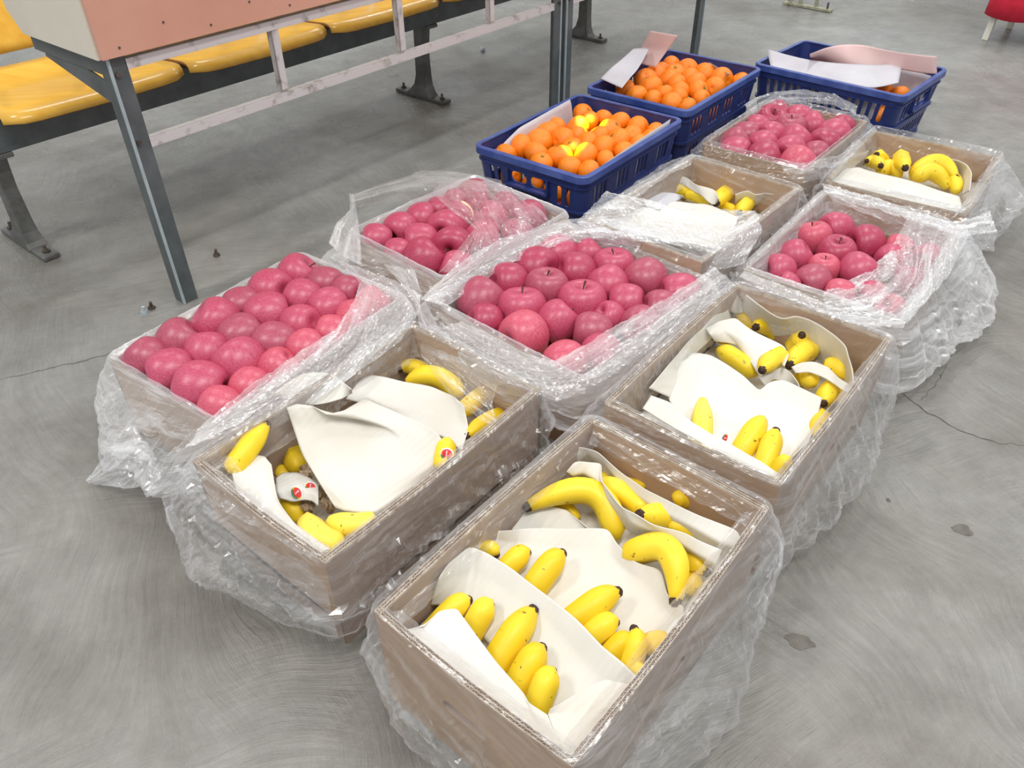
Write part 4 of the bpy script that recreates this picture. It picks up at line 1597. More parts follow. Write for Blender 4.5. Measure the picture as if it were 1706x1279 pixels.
foam(cA, [(.20, [(1145, 830), (1200, 760), (1290, 620), (1345, 520)]), (.16, [(1090, 820), (1150, 740), (1230, 640), (1290, 560)])],
     'white foam edge along the right wall of the nearest carton', 28, .002)
foam(cA, [(.205, [(170, 600), (330, 440), (480, 320), (580, 270)]), (.155, [(290, 640), (370, 520), (500, 400), (600, 320)])],
     'thin white foam edge along the left wall of the nearest carton', 29, .002, mat=M_FOAM)
# left carton
foam(cB, [(.235, [(455, 208), (500, 188), (560, 192), (600, 220), (625, 235), (700, 215), (780, 165), (795, 160)]),
          (.205, [(480, 280), (600, 290), (800, 245), (850, 265), (930, 312), (1000, 315), (1060, 305), (1110, 312)]),
          (.185, [(520, 400), (600, 420), (700, 420), (820, 400), (920, 400), (1000, 400), (1080, 390), (1125, 390)]),
          (.170, [(590, 520), (650, 560), (720, 560), (800, 550), (880, 530), (960, 500), (1040, 470), (1110, 440)]),
          (.155, [(660, 625), (700, 640), (760, 648), (830, 648), (880, 620), (950, 570), (1030, 510), (1090, 470)])],
     'large creased white foam sheet draped in the middle of the left banana carton', 31, .004, .11, soft=1)
foam(cB, [(.195, [(705, 165), (760, 90), (810, 62), (890, 75), (980, 95), (1080, 118), (1160, 150), (1210, 190)]),
          (.175, [(760, 180), (800, 170), (880, 190), (980, 210), (1060, 230), (1130, 240), (1190, 260), (1230, 290)]),
          (.160, [(795, 205), (850, 215), (920, 240), (980, 280), (1060, 305), (1120, 325), (1180, 370), (1200, 390)])],
     'white foam sheet with a dark speck at the back of the left banana carton', 32, .002, .1)
foam(cB, [(.235, [(385, 155), (440, 110), (530, 58), (600, 48), (660, 60), (730, 125)]), (.215, [(400, 165), (480, 170), (560, 190), (620, 180), (690, 165), (735, 140)])],
     'pale foam flap standing against the left wall of the left banana carton', 33, .003, .08)
foam(cB, [(.205, [(212, 440), (235, 410), (300, 398), (360, 405), (388, 440)]), (.195, [(230, 520), (280, 540), (340, 560), (390, 560), (415, 600)]),
          (.185, [(250, 600), (320, 640), (400, 680), (450, 690), (500, 710)]), (.19, [(350, 690), (430, 740), (510, 790), (580, 820), (640, 800)])],
     'white foam flap folded over the front left wall of the left banana carton', 34, .003, .09)
foam(cB, [(.145, [(408, 505), (430, 480), (500, 478), (560, 505), (590, 530)]), (.150, [(412, 560), (450, 540), (510, 550), (560, 560), (590, 575)]),
          (.140, [(425, 590), (480, 605), (530, 595), (565, 600), (588, 620)])],
     'small white foam wrap with two red stickers in the left banana carton', 35, .001, .09, 24, 14)
bed('B', .075, 'white foam liner under the bananas of the left banana carton', 5)
# right carton
foam(cC, [(.228, [(690, 255), (740, 310), (800, 350), (860, 375), (930, 350), (990, 365), (1050, 400), (1110, 450), (1165, 500), (1185, 580), (1200, 680)]),
          (.180, [(660, 330), (720, 370), (800, 400), (880, 420), (950, 430), (1010, 470), (1070, 520), (1120, 560), (1160, 610), (1180, 680), (1190, 730)]),
          (.125, [(640, 380), (700, 420), (790, 470), (870, 500), (950, 530), (1010, 560), (1060, 600), (1100, 640), (1130, 690), (1150, 720), (1160, 760)])],
     'wavy white foam liner standing along the back wall of the right banana carton', 41, .004, .1)
foam(cC, [(.205, [(500, 420), (560, 385), (640, 370), (720, 420), (800, 465), (870, 500), (895, 540), (870, 600)]),
          (.195, [(520, 450), (580, 430), (640, 450), (720, 490), (790, 530), (850, 545), (865, 560), (860, 590)]),
          (.175, [(540, 480), (600, 488), (650, 500), (700, 560), (740, 620), (770, 655), (800, 640), (860, 600)])],
     'long white foam strip across the bananas at the back, right banana carton', 42, .003, .08)
foam(cC, [(.185, [(750, 645), (800, 625), (860, 600), (900, 620), (930, 660), (945, 690)]), (.165, [(780, 690), (820, 660), (870, 670), (900, 680), (925, 690), (945, 700)])],
     'narrow white foam strip below the long strip, right banana carton', 43, .002, .08, 30, 12)
foam(cC, [(.195, [(905, 600), (950, 580), (1010, 575), (1080, 600), (1130, 650), (1195, 690)]), (.185, [(925, 630), (990, 625), (1060, 650), (1110, 680), (1150, 710), (1190, 725)])],
     'short white foam strip by the right wall, right banana carton', 44, .002, .08, 30, 12)
foam(cC, [(.190, [(300, 620), (370, 590), (440, 530), (520, 545), (600, 590), (680, 640), (755, 710), (800, 670), (870, 660), (960, 700), (1050, 745)]),
          (.170, [(300, 680), (380, 680), (460, 690), (540, 710), (620, 730), (700, 770), (780, 780), (850, 780), (920, 790), (980, 800), (1030, 830)]),
          (.165, [(330, 770), (420, 800), (500, 840), (580, 880), (660, 900), (740, 930), (800, 950), (860, 960), (920, 950), (980, 920), (1025, 860)]),
          (.165, [(380, 850), (450, 890), (540, 940), (620, 980), (690, 1010), (750, 1040), (800, 1060), (860, 1070), (900, 1040), (940, 1000), (985, 960)])],
     'large ribbed white foam sheet in the middle of the right banana carton', 45, .002, .1)
foam(cC, [(.212, [(240, 740), (330, 770), (420, 850), (520, 915), (600, 955), (680, 1000), (760, 1045), (850, 1110)]),
          (.205, [(200, 800), (300, 860), (400, 915), (500, 970), (600, 1020), (700, 1070), (780, 1110), (850, 1130)])],
     'white foam strip along the front wall of the right banana carton', 46, .002, .1)
foam(cC, [(.21, [(230, 700), (300, 620), (400, 500), (520, 380), (600, 300)]), (.17, [(330, 740), (380, 640), (450, 540), (550, 440), (620, 370)])],
     'white foam edge along the left wall of the right banana carton', 47, .003, .1)
foam(cC, [(.225, [(590, 255), (640, 235), (700, 250)]), (.18, [(600, 330), (640, 345), (700, 340)])],
     'small foam tuft in the back left corner of the right banana carton', 48, .002, .1, 20, 12)
# carton beside the crate
foam(cD, [(.195, [(650, 725), (700, 695), (780, 705), (860, 760), (930, 780), (990, 800), (1010, 860)]), (.175, [(690, 745), (760, 760), (830, 800), (880, 830), (930, 880), (975, 905), (1000, 890)])],
     'white foam strip between bananas, carton beside the nearest blue crate', 51, .002, .08, 30, 12)
foam(cD, [(.190, [(480, 885), (540, 845), (610, 808), (700, 815), (765, 842)]), (.178, [(490, 905), (560, 920), (625, 935), (690, 890), (755, 850)])],
     'square scrap of white paper, carton beside the nearest blue crate', 52, .001, .08, 20, 12, mat=M_PAPER, cat='paper')
foam(cD, [(.20, [(1130, 830), (1180, 810), (1220, 800), (1270, 825), (1340, 815), (1420, 830)]), (.155, [(1130, 900), (1180, 890), (1230, 900), (1280, 900), (1330, 890), (1400, 880)])],
     'wavy foam liner at the right of the carton beside the nearest blue crate', 53, .003, .08, 40, 12)
foam(cD, [(.185, [(470, 920), (600, 950), (680, 880), (780, 880), (900, 895), (1000, 925), (1080, 945), (1150, 990)]),
          (.180, [(300, 980), (450, 1000), (600, 1010), (750, 1010), (850, 1020), (950, 1030), (1050, 1050), (1120, 1080)]),
          (.19, [(200, 1060), (350, 1090), (500, 1120), (650, 1150), (800, 1180), (900, 1200), (1000, 1210), (1090, 1200)])],
     'wide white foam sheet over the near half, carton beside the nearest blue crate', 54, .003, .1)
# far right carton
foam(cE, [(.165, [(330, 470), (420, 450), (500, 480), (600, 505), (780, 545), (900, 585), (1050, 645), (1200, 690)]),
          (.165, [(240, 540), (400, 570), (520, 590), (650, 620), (800, 650), (920, 680), (1050, 710), (1220, 760)]),
          (.175, [(170, 620), (350, 650), (500, 680), (650, 710), (800, 740), (950, 775), (1100, 800), (1240, 830)])],
     'white foam sheet over the near bananas in the far right carton', 61, .003, .1, mat=None)
foam(cE, [(.18, [(1080, 400), (1180, 395), (1260, 430), (1300, 500), (1280, 640)]), (.13, [(1100, 470), (1180, 480), (1210, 520), (1220, 580), (1220, 680)])],
     'pale foam flap at the right wall of the far right carton', 62, .003, .1, 30, 12)

# ------------------------------------------------------------------ film bags
film_ring('A', [(0, .02, .05), (.5, .02, .10), (1, .02, .10), (1.5, .02, .10), (1.95, .03, .12), (2.1, .05, .07), (2.5, .10, .02), (2.9, .06, .02), (3, .03, .01), (3.4, .04, .01), (3.8, .05, .02)], .028, seed=1, amp=.7)
b_ = film_ring('B', [(0, .07, .09), (.5, .02, .14), (1, .02, .15), (1.5, .02, .12), (2, .015, .06), (2.5, .012, .05), (2.9, .015, .05), (3.05, .03, .055), (3.3, .07, .07), (3.7, .10, .07)], .06, seed=2)
film_ring('C', [(0, .03, .14), (.5, .02, .12), (1, .02, .10), (1.5, .02, .10), (1.95, .04, .07), (2.1, .05, .04), (2.5, .08, .02), (3, .035, .02), (3.1, .012, .1), (3.9, .012, .15)], .07, seed=3)
d_ = film_ring('D', [(0, .06, .12), (1, .02, .14), (2, .03, .14), (2.5, .04, .05), (3, .05, .08), (3.5, .04, .12)], .06, seed=4)
e_ = film_ring('E', [(0, .02, .10), (1, .04, .14), (1.6, .07, .12), (2, .11, .05), (2.4, .09, .02), (3, .05, .06), (3.5, .01, .12)], .06, seed=5, lift=.01)
f_b = film_ring('F', [(0, .05, .06), (.5, .03, .10), (1, .02, .10), (2, .015, .12), (2.9, .02, .11), (3, .06, .06), (3.2, .12, .03), (3.5, .10, .05), (3.75, .13, .01), (3.9, .09, .04)], .04, mat=M_FILM_T, seed=6, lift=.004)
g_b = film_ring('G', [(0, .09, .10), (.3, .06, .10), (1, .03, .12), (2, .02, .12), (3, .015, .13), (3.5, .02, .12)], .03, mat=M_FILM_T, seed=7, lift=.012)
h_b = film_ring('H', [(0, .03, .13), (1, .02, .13), (2, .03, .11), (2.5, .04, .10), (3, .05, .085), (3.5, .03, .12)], .05, M_FILM_T, seed=8, lift=.006)
i_b = film_ring('I', [(0, .03, .10), (1, .02, .12), (1.6, .02, .10), (2, .12, .02), (2.3, .15, .01), (2.7, .10, .02), (3, .08, .02), (3.3, .03, .1)], .06, mat=M_FILM_T, seed=9)
j_b = film_ring('J', [(0, .05, .09), (1, .03, .12), (1.7, .04, .14), (2, .05, .13), (2.5, .03, .10), (3, .04, .08), (3.5, .04, .06)], .03, seed=10, lift=.006)


def fold(parent, rows, seed, amp=.006, lam=.05, nu=120, nv=50, mat=None, dz=0.0):
    rows = [([q + dz for q in z] if isinstance(z, list) else z + dz, p) for z, p in rows]
    o = patch('folded_flap', rows, mat or M_FILM_T, None, nu, nv, amp, lam, seed, 0, False, 1)
    o.parent = parent
    return o


# far left apples: the flap that covers their right half and runs on to the tail on the floor
fold(f_b, [([.17, .20, .215, .215, .215, .215, .21, .21], [(330, 715), (380, 672), (440, 628), (500, 585), (560, 548), (590, 500), (600, 470), (560, 432)]),
           ([.18, .215, .22, .22, .22, .22, .22, .22], [(320, 735), (400, 690), (470, 645), (530, 605), (590, 565), (625, 520), (640, 485), (610, 450)]),
           (.205, [(300, 750), (400, 715), (480, 670), (550, 625), (610, 585), (650, 545), (680, 505), (665, 470)]),
           ([.12, .15, .17, .19, .19, .19, .19, .19], [(285, 775), (390, 740), (480, 700), (550, 650), (620, 605), (670, 565), (700, 520), (700, 490)])], 71, .006, .05, 130, 50, dz=0.044)
fold(f_b, [([.17, .15, .12, .10], [(350, 690), (310, 720), (280, 760), (250, 790)]), ([.14, .10, .08, .06], [(390, 720), (350, 760), (300, 800), (245, 830)]),
           ([.10, .06, .04, .03], [(430, 750), (360, 790), (310, 815), (240, 822)])], 72, .010, .05, 60, 40)
fold(f_b, [([.10, .06, .02], [(215, 700), (180, 750), (143, 800)]), ([.08, .05, .02], [(260, 760), (205, 790), (146, 803)]), ([.06, .04, .01], [(270, 800), (215, 815), (150, 805)])], 73, .007, .04, 50, 30)
# upper left apples
fold(g_b, [([.20, .24, .25, .24, .21], [(740, 300), (720, 320), (745, 345), (790, 380), (730, 455)]), (.235, [(790, 298), (800, 320), (810, 350), (810, 395), (770, 450)]),
           ([.23, .24, .24, .23, .2], [(830, 308), (850, 335), (850, 370), (845, 405), (800, 440)]), (.205, [(860, 320), (900, 348), (920, 370), (890, 395), (850, 420)])], 74, .007, .05, 90, 60, M_FILM, dz=0.025)
fold(g_b, [(.20, [(548, 405), (558, 375), (583, 350), (582, 322)]), (.235, [(575, 430), (582, 380), (590, 345), (588, 322)]), (.21, [(603, 440), (600, 400), (597, 370), (592, 335)])], 75, .004, .03, 60, 26)
fold(g_b, [(.20, [(582, 325), (640, 305), (700, 285), (760, 285), (830, 298)]), (.24, [(586, 338), (640, 322), (700, 315), (770, 312), (850, 318)]), (.205, [(600, 345), (650, 335), (710, 335), (780, 330), (830, 335)])],
     76, .006, .05, 90, 30, M_FILM, dz=0.018)
# between upper left and middle cartons
fold(h_b, [([.20, .215, .22, .22, .22, .215, .21], [(760, 430), (700, 500), (760, 440), (830, 400), (880, 385), (950, 365), (1000, 360)][1:] + [(1060, 372)]),
           (.225, [(705, 500), (775, 455), (835, 420), (895, 400), (960, 385), (1020, 385), (1085, 400)]),
           (.205, [(745, 510), (790, 475), (845, 440), (910, 415), (960, 402), (1010, 400), (1060, 410)])], 77, .006, .045, 120, 36, dz=0.012)
fold(h_b, [(.205, [(770, 535), (830, 565), (880, 590), (925, 600), (975, 575), (1030, 540), (1100, 500), (1150, 470), (1190, 445)]),
           (.225, [(740, 545), (800, 580), (860, 615), (920, 630), (985, 605), (1050, 560), (1120, 520), (1170, 490), (1210, 460)]),
           (.215, [(715, 540), (770, 590), (840, 635), (925, 668), (1000, 640), (1070, 590), (1130, 545), (1180, 510), (1225, 475)]),
           (.175, [(705, 560), (760, 605), (830, 655), (925, 690), (1010, 660), (1080, 605), (1140, 560), (1190, 525), (1235, 490)])], 78, .006, .045, 150, 50, dz=0.018)
fold(h_b, [(.19, [(640, 440), (665, 470), (690, 500), (700, 545), (720, 590)]), (.205, [(690, 450), (700, 480), (712, 510), (740, 560), (780, 610)])], 79, .006, .04, 60, 26, dz=0.012)
# film that hangs from the middle carton over the back corner of the left banana carton
fold(h_b, [(.21, [(705, 555), (730, 575), (770, 600), (830, 640)]), (.215, [(700, 590), (740, 620), (780, 650), (820, 670)]), (.20, [(735, 640), (770, 680), (800, 700), (830, 712)])], 80, .005, .04, 60, 40, M_FILM)
# banana carton beside the crate: film over its near half
fold(d_, [([.25, .25, .24, .24], [(985, 345), (1010, 320), (1070, 330), (1080, 350)]), (.235, [(960, 370), (1040, 365), (1120, 372), (1200, 380), (1260, 350)]),
          (.24, [(990, 395), (1060, 400), (1120, 405), (1190, 420), (1270, 385)]), (.20, [(1010, 410), (1070, 420), (1130, 430), (1180, 455), (1240, 440)])], 81, .007, .05, 130, 60)
fold(d_, [(.24, [(1000, 345), (1050, 310), (1100, 275), (1155, 255)]), (.245, [(1030, 350), (1075, 320), (1115, 290), (1150, 275)])], 82, .006, .04, 80, 24, M_FILM)
# right apples: film over their right part
fold(i_b, [([.16, .17, .18, .20, .22], [(1380, 480), (1440, 455), (1480, 420), (1500, 385), (1520, 350)]), (.19, [(1370, 500), (1440, 490), (1510, 450), (1540, 400), (1560, 365)]),
           (.21, [(1380, 515), (1450, 520), (1520, 490), (1560, 430), (1595, 378)]), (.20, [(1400, 530), (1460, 540), (1510, 540), (1580, 460), (1612, 395)])], 83, .008, .045, 110, 60)
fold(i_b, [(.20, [(1240, 450), (1290, 470), (1340, 490), (1400, 515), (1450, 530), (1510, 535)]), (.215, [(1232, 460), (1280, 485), (1340, 508), (1390, 530), (1440, 545), (1505, 545)]),
           (.17, [(1230, 475), (1290, 505), (1340, 528), (1390, 545), (1440, 565), (1500, 560)])], 84, .005, .04, 110, 30)
# film trailing between the two far right cartons
fold(e_, [(.19, [(1370, 305), (1450, 325), (1530, 350), (1600, 370), (1650, 350)]), (.20, [(1375, 322), (1450, 345), (1530, 372), (1600, 395), (1660, 385)]),
          ([.19, .18, .16, .12, .08], [(1390, 335), (1460, 362), (1530, 385), (1600, 415), (1655, 420)])], 85, .008, .045, 110, 44)
fold(e_, [(.20, [(1585, 365), (1610, 330), (1640, 290), (1655, 258)]), (.19, [(1600, 350), (1640, 320), (1660, 290), (1668, 265)]), (.12, [(1610, 400), (1650, 370), (1670, 320), (1675, 280)])], 86, .008, .04, 70, 40, M_FILM)
# film over the far apples
fold(j_b, [(.22, [(1300, 275), (1350, 268), (1400, 258), (1430, 230)]), (.225, [(1310, 290), (1360, 285), (1405, 275), (1440, 240)]), (.19, [(1330, 305), (1370, 298), (1415, 285), (1445, 260)])], 87, .005, .04, 70, 30, M_FILM, dz=0.015)
fold(j_b, [(.19, [(1235, 180), (1250, 168), (1280, 160), (1330, 156), (1380, 162), (1420, 182)]), (.205, [(1240, 175), (1262, 162), (1290, 152), (1340, 148), (1390, 156), (1428, 176)]),
           (.22, [(1255, 190), (1280, 178), (1310, 172), (1350, 170), (1390, 175), (1425, 190)])], 88, .006, .05, 90, 26, M_FILM)
# left banana carton: film gathered at its left and tucked across the back right corner
fold(b_, [(.22, [(300, 790), (330, 760), (355, 745)]), (.225, [(330, 800), (370, 780), (390, 765)]), (.215, [(370, 850), (400, 830), (420, 810)]), (.23, [(450, 890), (470, 880), (480, 865)]), (.235, [(530, 940), (545, 925), (550, 910)])],
     89, .006, .035, 40, 90, M_FILM)
fold(b_, [(.20, [(300, 795), (330, 830), (400, 885), (470, 925), (540, 945)]), (.14, [(300, 830), (335, 880), (400, 930), (470, 975), (550, 1010)]), (.09, [(330, 880), (390, 950), (460, 1000), (520, 1040), (565, 1065)])],
     90, .008, .045, 90, 60, M_FILM)

# ------------------------------------------------------------------ table with orange front
LEG1 = np.array([-.9108, 1.8526, 0])
LEG2 = np.array([.1999, 3.1935, 0])
TD = (LEG2 - LEG1) / np.linalg.norm(LEG2 - LEG1)
TN = np.array([-TD[1], TD[0], 0])      # away from the camera
UP = np.array([0, 0, 1.0])
TAX = (TD, TN, UP)


def table(o0, ln, label, full=True, legs=(0, 1), uprights=(.461, .918, 1.345)):
    root = empty('table', tuple(o0))
    root['label'] = label
    root['category'] = 'table'
    zt = .659
    W2 = .378

    def loc(k, n, z):
        return np.array([0, 0, z]) + TD * k + TN * n

    for k in legs:
        for n in (0,):
            sgn = 1 if n == 0 else -1
            kk = k * ln
            s2 = 1 if k == 0 else -1
            mb = MB()
            mb.box(loc(kk + s2 * .022, n + sgn * .0025, zt / 2), (.044, .005, zt), TAX)
            mb.box(loc(kk + s2 * .0025, n + sgn * .022, zt / 2), (.005, .044, zt), TAX)
            lg = mb.build('leg', M_STEEL, root, .0008)
            MB().box(loc(kk + s2 * .001, n - sgn * .001, zt / 2), (.006, .006, zt - .002), TAX).build('worn_edge', M_BRIGHTSTEEL, lg)
            for z in (.46, .62):
                MB().tube(loc(kk + s2 * .014, n - sgn * .006, z), loc(kk + s2 * .014, n, z), .006, .006, 6).build('bolt', M_RUST, lg)
    for z in (.46, zt - .012):
        mb = MB()
        mb.box(loc(ln / 2, .012, z), (ln - .08, .022, .004), TAX)
        mb.box(loc(ln / 2, .002, z - .010), (ln - .08, .004, .024), TAX)
        mb.build('rail', M_WHITEPAINT, root, .0006)
    for u in uprights:
        mb = MB()
        mb.box(loc(u, .004, (.46 + zt) / 2), (.024, .004, zt - .46 - .02), TAX)
        mb.box(loc(u - .010, .012, (.46 + zt) / 2), (.004, .020, zt - .46 - .02), TAX)
        mb.build('upright', M_WHITEPAINT, root, .0006)
    for k in (0, ln):
        s2 = 1 if k == 0 else -1
        mb = MB()
        mb.box(loc(k + s2 * .003, W2 / 2, zt - .022), (.005, W2, .044), TAX)
        mb.build('cross_rail', M_STEEL, root, .0006)
        # slanting brace
        a, b = loc(k + s2 * .006, .03, zt - .09), loc(k + s2 * .006, W2 - .05, zt - .03)
        mb = MB()
        d = (b - a) / np.linalg.norm(b - a)
        mb.box((a + b) / 2, (np.linalg.norm(b - a), .005, .05), (d, TD, np.cross(d, TD)))
        mb.build('brace', M_STEEL, root, .0006)
    # carcass: orange front board, cream end boards, top
    h = .20
    MB().box(loc(ln / 2, -.010, zt + h / 2 + .001), (ln + .03, .012, h), TAX).build('front_board', M_ORANGE, root, .001)
    for k in (-.012, ln + .012):
        x0, x1 = -.002, W2 + .03
        prof = [(x0, zt), (x1 - .05, zt + .0), (x1, zt + .05), (x1, zt + h), (x0, zt + h)]
        v = [loc(k - .008, n, z) for n, z in prof] + [loc(k + .008, n, z) for n, z in prof]
        eb = mesh('end_board', v, [(4, 3, 2, 1, 0), (5, 6, 7, 8, 9)] + [(i, (i + 1) % 5, 5 + (i + 1) % 5, 5 + i) for i in range(5)], M_CREAM, root)
    MB().box(loc(ln / 2, W2 / 2, zt + h + .010), (ln + .06, W2 + .08, .018), TAX).build('tabletop', M_CREAM, root, .002)
    MB().box(loc(ln / 2, W2 / 2, zt + .006), (ln, W2, .010), TAX).build('shelf', M_CREAM, root)
    for i in range(int(ln / .12)):
        MB().tube(loc(.03 + .12 * i, -.018, zt + .02 + (.03 if i % 2 else 0)), loc(.03 + .12 * i, -.016, zt + .02 + (.03 if i % 2 else 0)), .0028, .0028, 8).build('nail', M_RUST, root)
    return root


table(LEG1, 1.741, 'long steel table with orange front board and white rails, left', True, (0, 1))
table(LEG2 + TD * .035, 1.14, 'dark steel table leg frame joined on beyond the orange table', True, (0, 1), (.4, .8))

# ------------------------------------------------------------------ bench
BO = np.array([-1.471, 2.176, 0])
ba = .8640
BD = np.array([math.cos(ba), math.sin(ba), 0])
BN = np.array([BD[1], -BD[0], 0])          # towards the camera
BAX = (BD, BN, UP)
bench = empty('bench', tuple(BO))
tag(bench, 'row of yellow plywood seats on a dark steel beam behind the table', 'bench')


def bl(k, n, z):
    return BD * k + BN * n + UP * z


mb = MB()
mb.box(bl(1.55, .015, .362), (3.3, .05, .092), BAX)
mb.build('beam', M_STEEL, bench, .002)
for k in (0, 1.73, 2.92):
    # cast pedestal: column that flares into a plate with two bolts
    secs = [(.013, .075, .030, -.05), (.030, .055, .028, -.045), (.06, .036, .024, -.035), (.10, .028, .022, -.03), (.20, .026, .020, -.03), (.31, .030, .022, -.02)]
    v, fc = [], []
    for (z, hn, hk, n0) in secs:
        for (sk, sn) in ((-1, -1), (1, -1), (1, 1), (-1, 1)):
            v.append(bl(k + sk * hk, n0 + sn * hn, z))
    for j in range(len(secs) - 1):
        for i in range(4):
            fc.append((4 * j + i, 4 * j + (i + 1) % 4, 4 * j + 4 + (i + 1) % 4, 4 * j + 4 + i))
    fc += [(3, 2, 1, 0), tuple(4 * (len(secs) - 1) + i for i in range(4))]
    lg = mesh('leg', v, fc, M_IRON, bench)
    m = lg.modifiers.new('b', 'BEVEL')
    m.width = .003
    m.segments = 2
    MB().box(bl(k, -.045, .009), (.05, .30, .016), BAX).build('foot_plate', M_IRON, lg, .004)
    for n in (-.165, .075):
        mb = MB()
        mb.tube(bl(k, n, .017), bl(k, n, .024), .012, .012, 6)
        mb.tube(bl(k, n, .024), bl(k, n, .040), .005, .005, 8)
        mb.build('bolt', M_RUST, lg)
    MB().box(bl(k, -.005, .308), (.065, .095, .014), BAX).build('clamp', M_IRON, lg, .002)
for i in range(5):
    k0 = .02 + .575 * i
    ln = .555
    prof = [(.138, .404), (.140, .414), (.130, .426), (.105, .434), (.05, .432), (-.05, .424), (-.16, .418), (-.25, .428), (-.30, .445)]
    P = resample([(a, b, 0) for a, b in prof], 22)
    P = smooth1(P, 1)
    v = []
    nk = 14
    for j, q in enumerate(P):
        for s in range(nk):
            t = s / (nk - 1)
            e = abs(2 * t - 1)
            # rounded corners at the front lip
            inset = .05 * max(0, (e - .75) / .25) ** 2 * (1 if j < 6 else 0) * (6 - j) / 6
            v.append(bl(k0 + ln * t, q[0] - inset * .8, q[1] + .004 * e))
    s_ = mesh('seat', v, grid_faces(nk, 22), M_PLY, bench, True)
    m = s_.modifiers.new('s', 'SOLIDIFY')
    m.thickness = .011
    m.offset = -1
    s_.data.materials.append(M_PLYEDGE)
    m.material_offset_rim = 1
    pb = [(-.33, .47), (-.345, .52), (-.37, .60), (-.39, .70), (-.41, .80)]
    P = smooth1(resample([(a, b, 0) for a, b in pb], 12), 1)
    v = []
    for j, q in enumerate(P):
        for s in range(nk):
            t = s / (nk - 1)
            v.append(bl(k0 + .01 + (ln - .02) * t, q[0] + .012 * math.cos(math.pi * (t - .5)) * -1, q[1]))
    s_ = mesh('backrest', v, grid_faces(nk, 12), M_PLY, bench, True)
    m = s_.modifiers.new('s', 'SOLIDIFY')
    m.thickness = .010
    s_.data.materials.append(M_PLYEDGE)
    m.material_offset_rim = 1
    for t in (.28, .72):
        mb = MB()
        p0, p1, p2 = bl(k0 + ln * t, -.05, .405), bl(k0 + ln * t, -.31, .425), bl(k0 + ln * t, -.37, .56)
        for a, b in ((p0, p1), (p1, p2)):
            d = (b - a) / np.linalg.norm(b - a)
            mb.box((a + b) / 2, (np.linalg.norm(b - a), .030, .008), (d, BD, np.cross(d, BD)))
        mb.build('bracket', M_STEEL, bench)

# ------------------------------------------------------------------ far trestle foot and red-covered stool
c = at(1345, 14, 0)
root = empty('trestle', tuple(c))
tag(root, 'pale olive iron trestle foot bolted to the floor at the top of the picture', 'table leg')
d = at(1381, 18, 0) - at(1309, 5, 0)
d /= np.linalg.norm(d)
nrm = np.array([-d[1], d[0], 0])
MB().box((0, 0, .010), (.30, .035, .014), (d, nrm, UP)).build('foot_bar', M_GREENIRON, root, .002)
for s in (-1, 1):
    MB().box(tuple(d * .05 * s + UP * .25), (.012, .03, .48), (d, nrm, UP)).build('post', M_GREENIRON, root, .001)
    MB().tube(d * .12 * s, d * .12 * s + UP * .05, .006, .006, 6).build('bolt', M_RUST, root)
MB().box(tuple(-d * .07 + UP * .06), (.16, .012, .012), (np.array([d[0] * .75, d[1] * .75, .66]), nrm, np.array([-d[0] * .66, -d[1] * .66, .75]))).build('brace', M_GREENIRON, root)

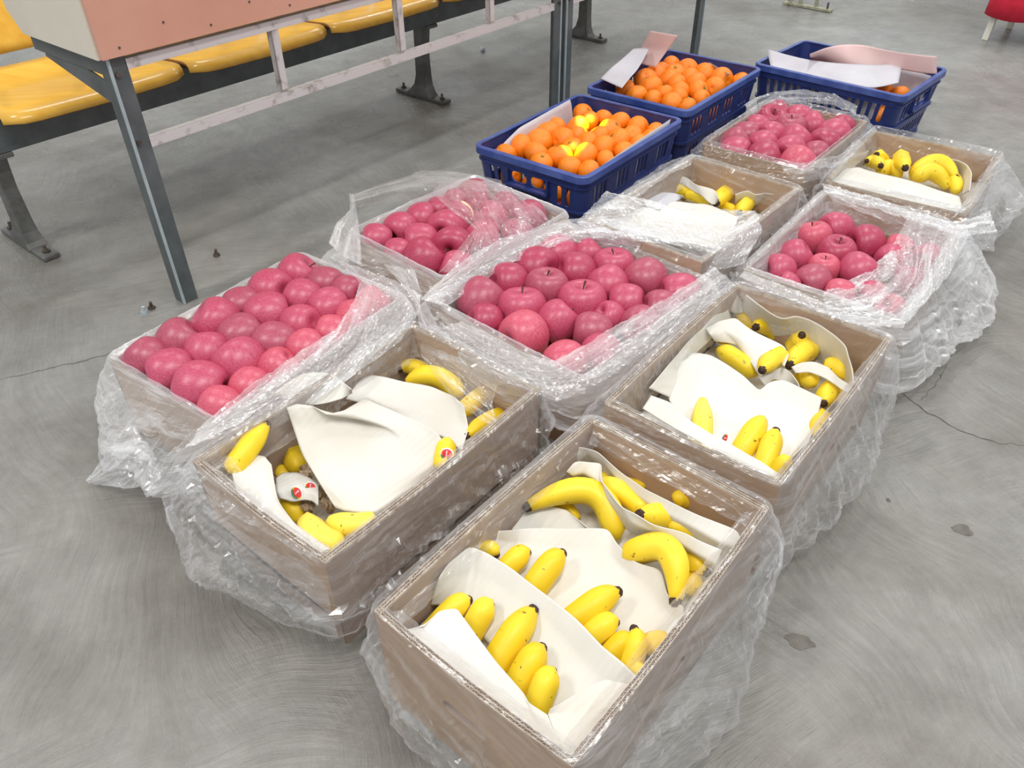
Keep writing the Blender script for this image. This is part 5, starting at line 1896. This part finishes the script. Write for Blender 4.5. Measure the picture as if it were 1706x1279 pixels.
SO = at(1641, 66, 0)
e1 = at(1706, 78, 0) - SO
e1 /= np.linalg.norm(e1)
e2 = np.array([-e1[1], e1[0], 0])
st = empty('stool', tuple(SO))
tag(st, 'low stool with white legs under a red cloth at the top right', 'stool')
for i, (p, q) in enumerate(((.0, .0), (.02, .30), (.42, .0), (.42, .30))):
    p0 = e1 * p + e2 * q
    p1 = e1 * (p + (.012 if p < .2 else -.012)) + e2 * (q + (.02 if q < .2 else -.02)) + UP * .30
    d = (p1 - p0) / np.linalg.norm(p1 - p0)
    x_ = np.cross(e2, d)
    MB().box((p0 + p1) / 2, (.030, .024, .30), (x_, e2, d)).build('leg', M_WHITELEG, st, .002)
MB().box(e1 * .21 + e2 * .15 + UP * .31, (.44, .34, .02), (e1, e2, UP)).build('seat', M_WHITELEG, st, .003)
v = []
n = 48
for j, (k_, z) in enumerate(((.02, .326), (.6, .326), (.93, .325), (1, .318), (1.03, .27), (1.05, .20), (1.07, .118))):
    for k in range(n):
        a = 2 * math.pi * k / n
        sq = min(1 / max(abs(math.cos(a)), abs(math.sin(a))), 1.30)
        w = 1 + (.015 * math.sin(9 * a) if j > 3 else 0)
        p, q = .235 * k_ * sq * w * math.cos(a), .19 * k_ * sq * w * math.sin(a)
        v.append(e1 * (.21 + p) + e2 * (.15 + q) + UP * (z + (.005 * math.sin(7 * a) if j == 6 else 0)))
o = mesh('red_cloth', v, grid_faces(n, 7, True), M_REDCLOTH, None, True)
o.location = tuple(SO)
m = o.modifiers.new('s', 'SOLIDIFY')
m.thickness = .002
tag(o, 'bright red cloth draped over the white-legged stool at top right', 'cloth')

# ------------------------------------------------------------------ small litter on the floor
for (x, y, lb, mt) in ((253, 511, 'small rusty bolt standing near the left apple carton', M_RUST), (241, 519, 'bright little bolt lying left of the far left apple carton', M_BRIGHTSTEEL),
                       (361, 423, 'dark bolt stub on the floor right of the table leg', M_RUST)):
    c = at(x, y + 3, 0)
    root = MB().tube((0, 0, 0), (0, 0, .008), .011, .009, 6).build('floor_bolt', mt)
    root.location = c
    MB().tube((0, 0, .008), (.002, 0, .022), .005, .0045, 8).build('shank', mt, root)
    tag(root, lb, 'bolt')
c = at(804, 86, 0)
v, fc = [], []
bm = bmesh.new()
bmesh.ops.create_icosphere(bm, subdivisions=2, radius=.014)
for q in bm.verts:
    q.co *= random.uniform(.8, 1.15)
me = bpy.data.meshes.new('crumb')
bm.to_mesh(me)
bm.free()
me.materials.append(M_PAPER)
o = bpy.data.objects.new('paper_ball', me)
o.location = tuple(c + (0, 0, .012))
COL.objects.link(o)
tag(o, 'tiny crumpled white paper ball on the floor under the table rail', 'litter')

# added unseen spots that give the nearest crate's tangerines a yellow glow
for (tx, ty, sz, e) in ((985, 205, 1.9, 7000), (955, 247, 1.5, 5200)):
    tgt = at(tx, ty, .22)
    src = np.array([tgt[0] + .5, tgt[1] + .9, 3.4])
    d = bpy.data.lights.new('added_glow_spot', 'SPOT')
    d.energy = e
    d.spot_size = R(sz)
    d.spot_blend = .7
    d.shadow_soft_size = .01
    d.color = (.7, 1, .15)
    o = bpy.data.objects.new('added_glow_spot', d)
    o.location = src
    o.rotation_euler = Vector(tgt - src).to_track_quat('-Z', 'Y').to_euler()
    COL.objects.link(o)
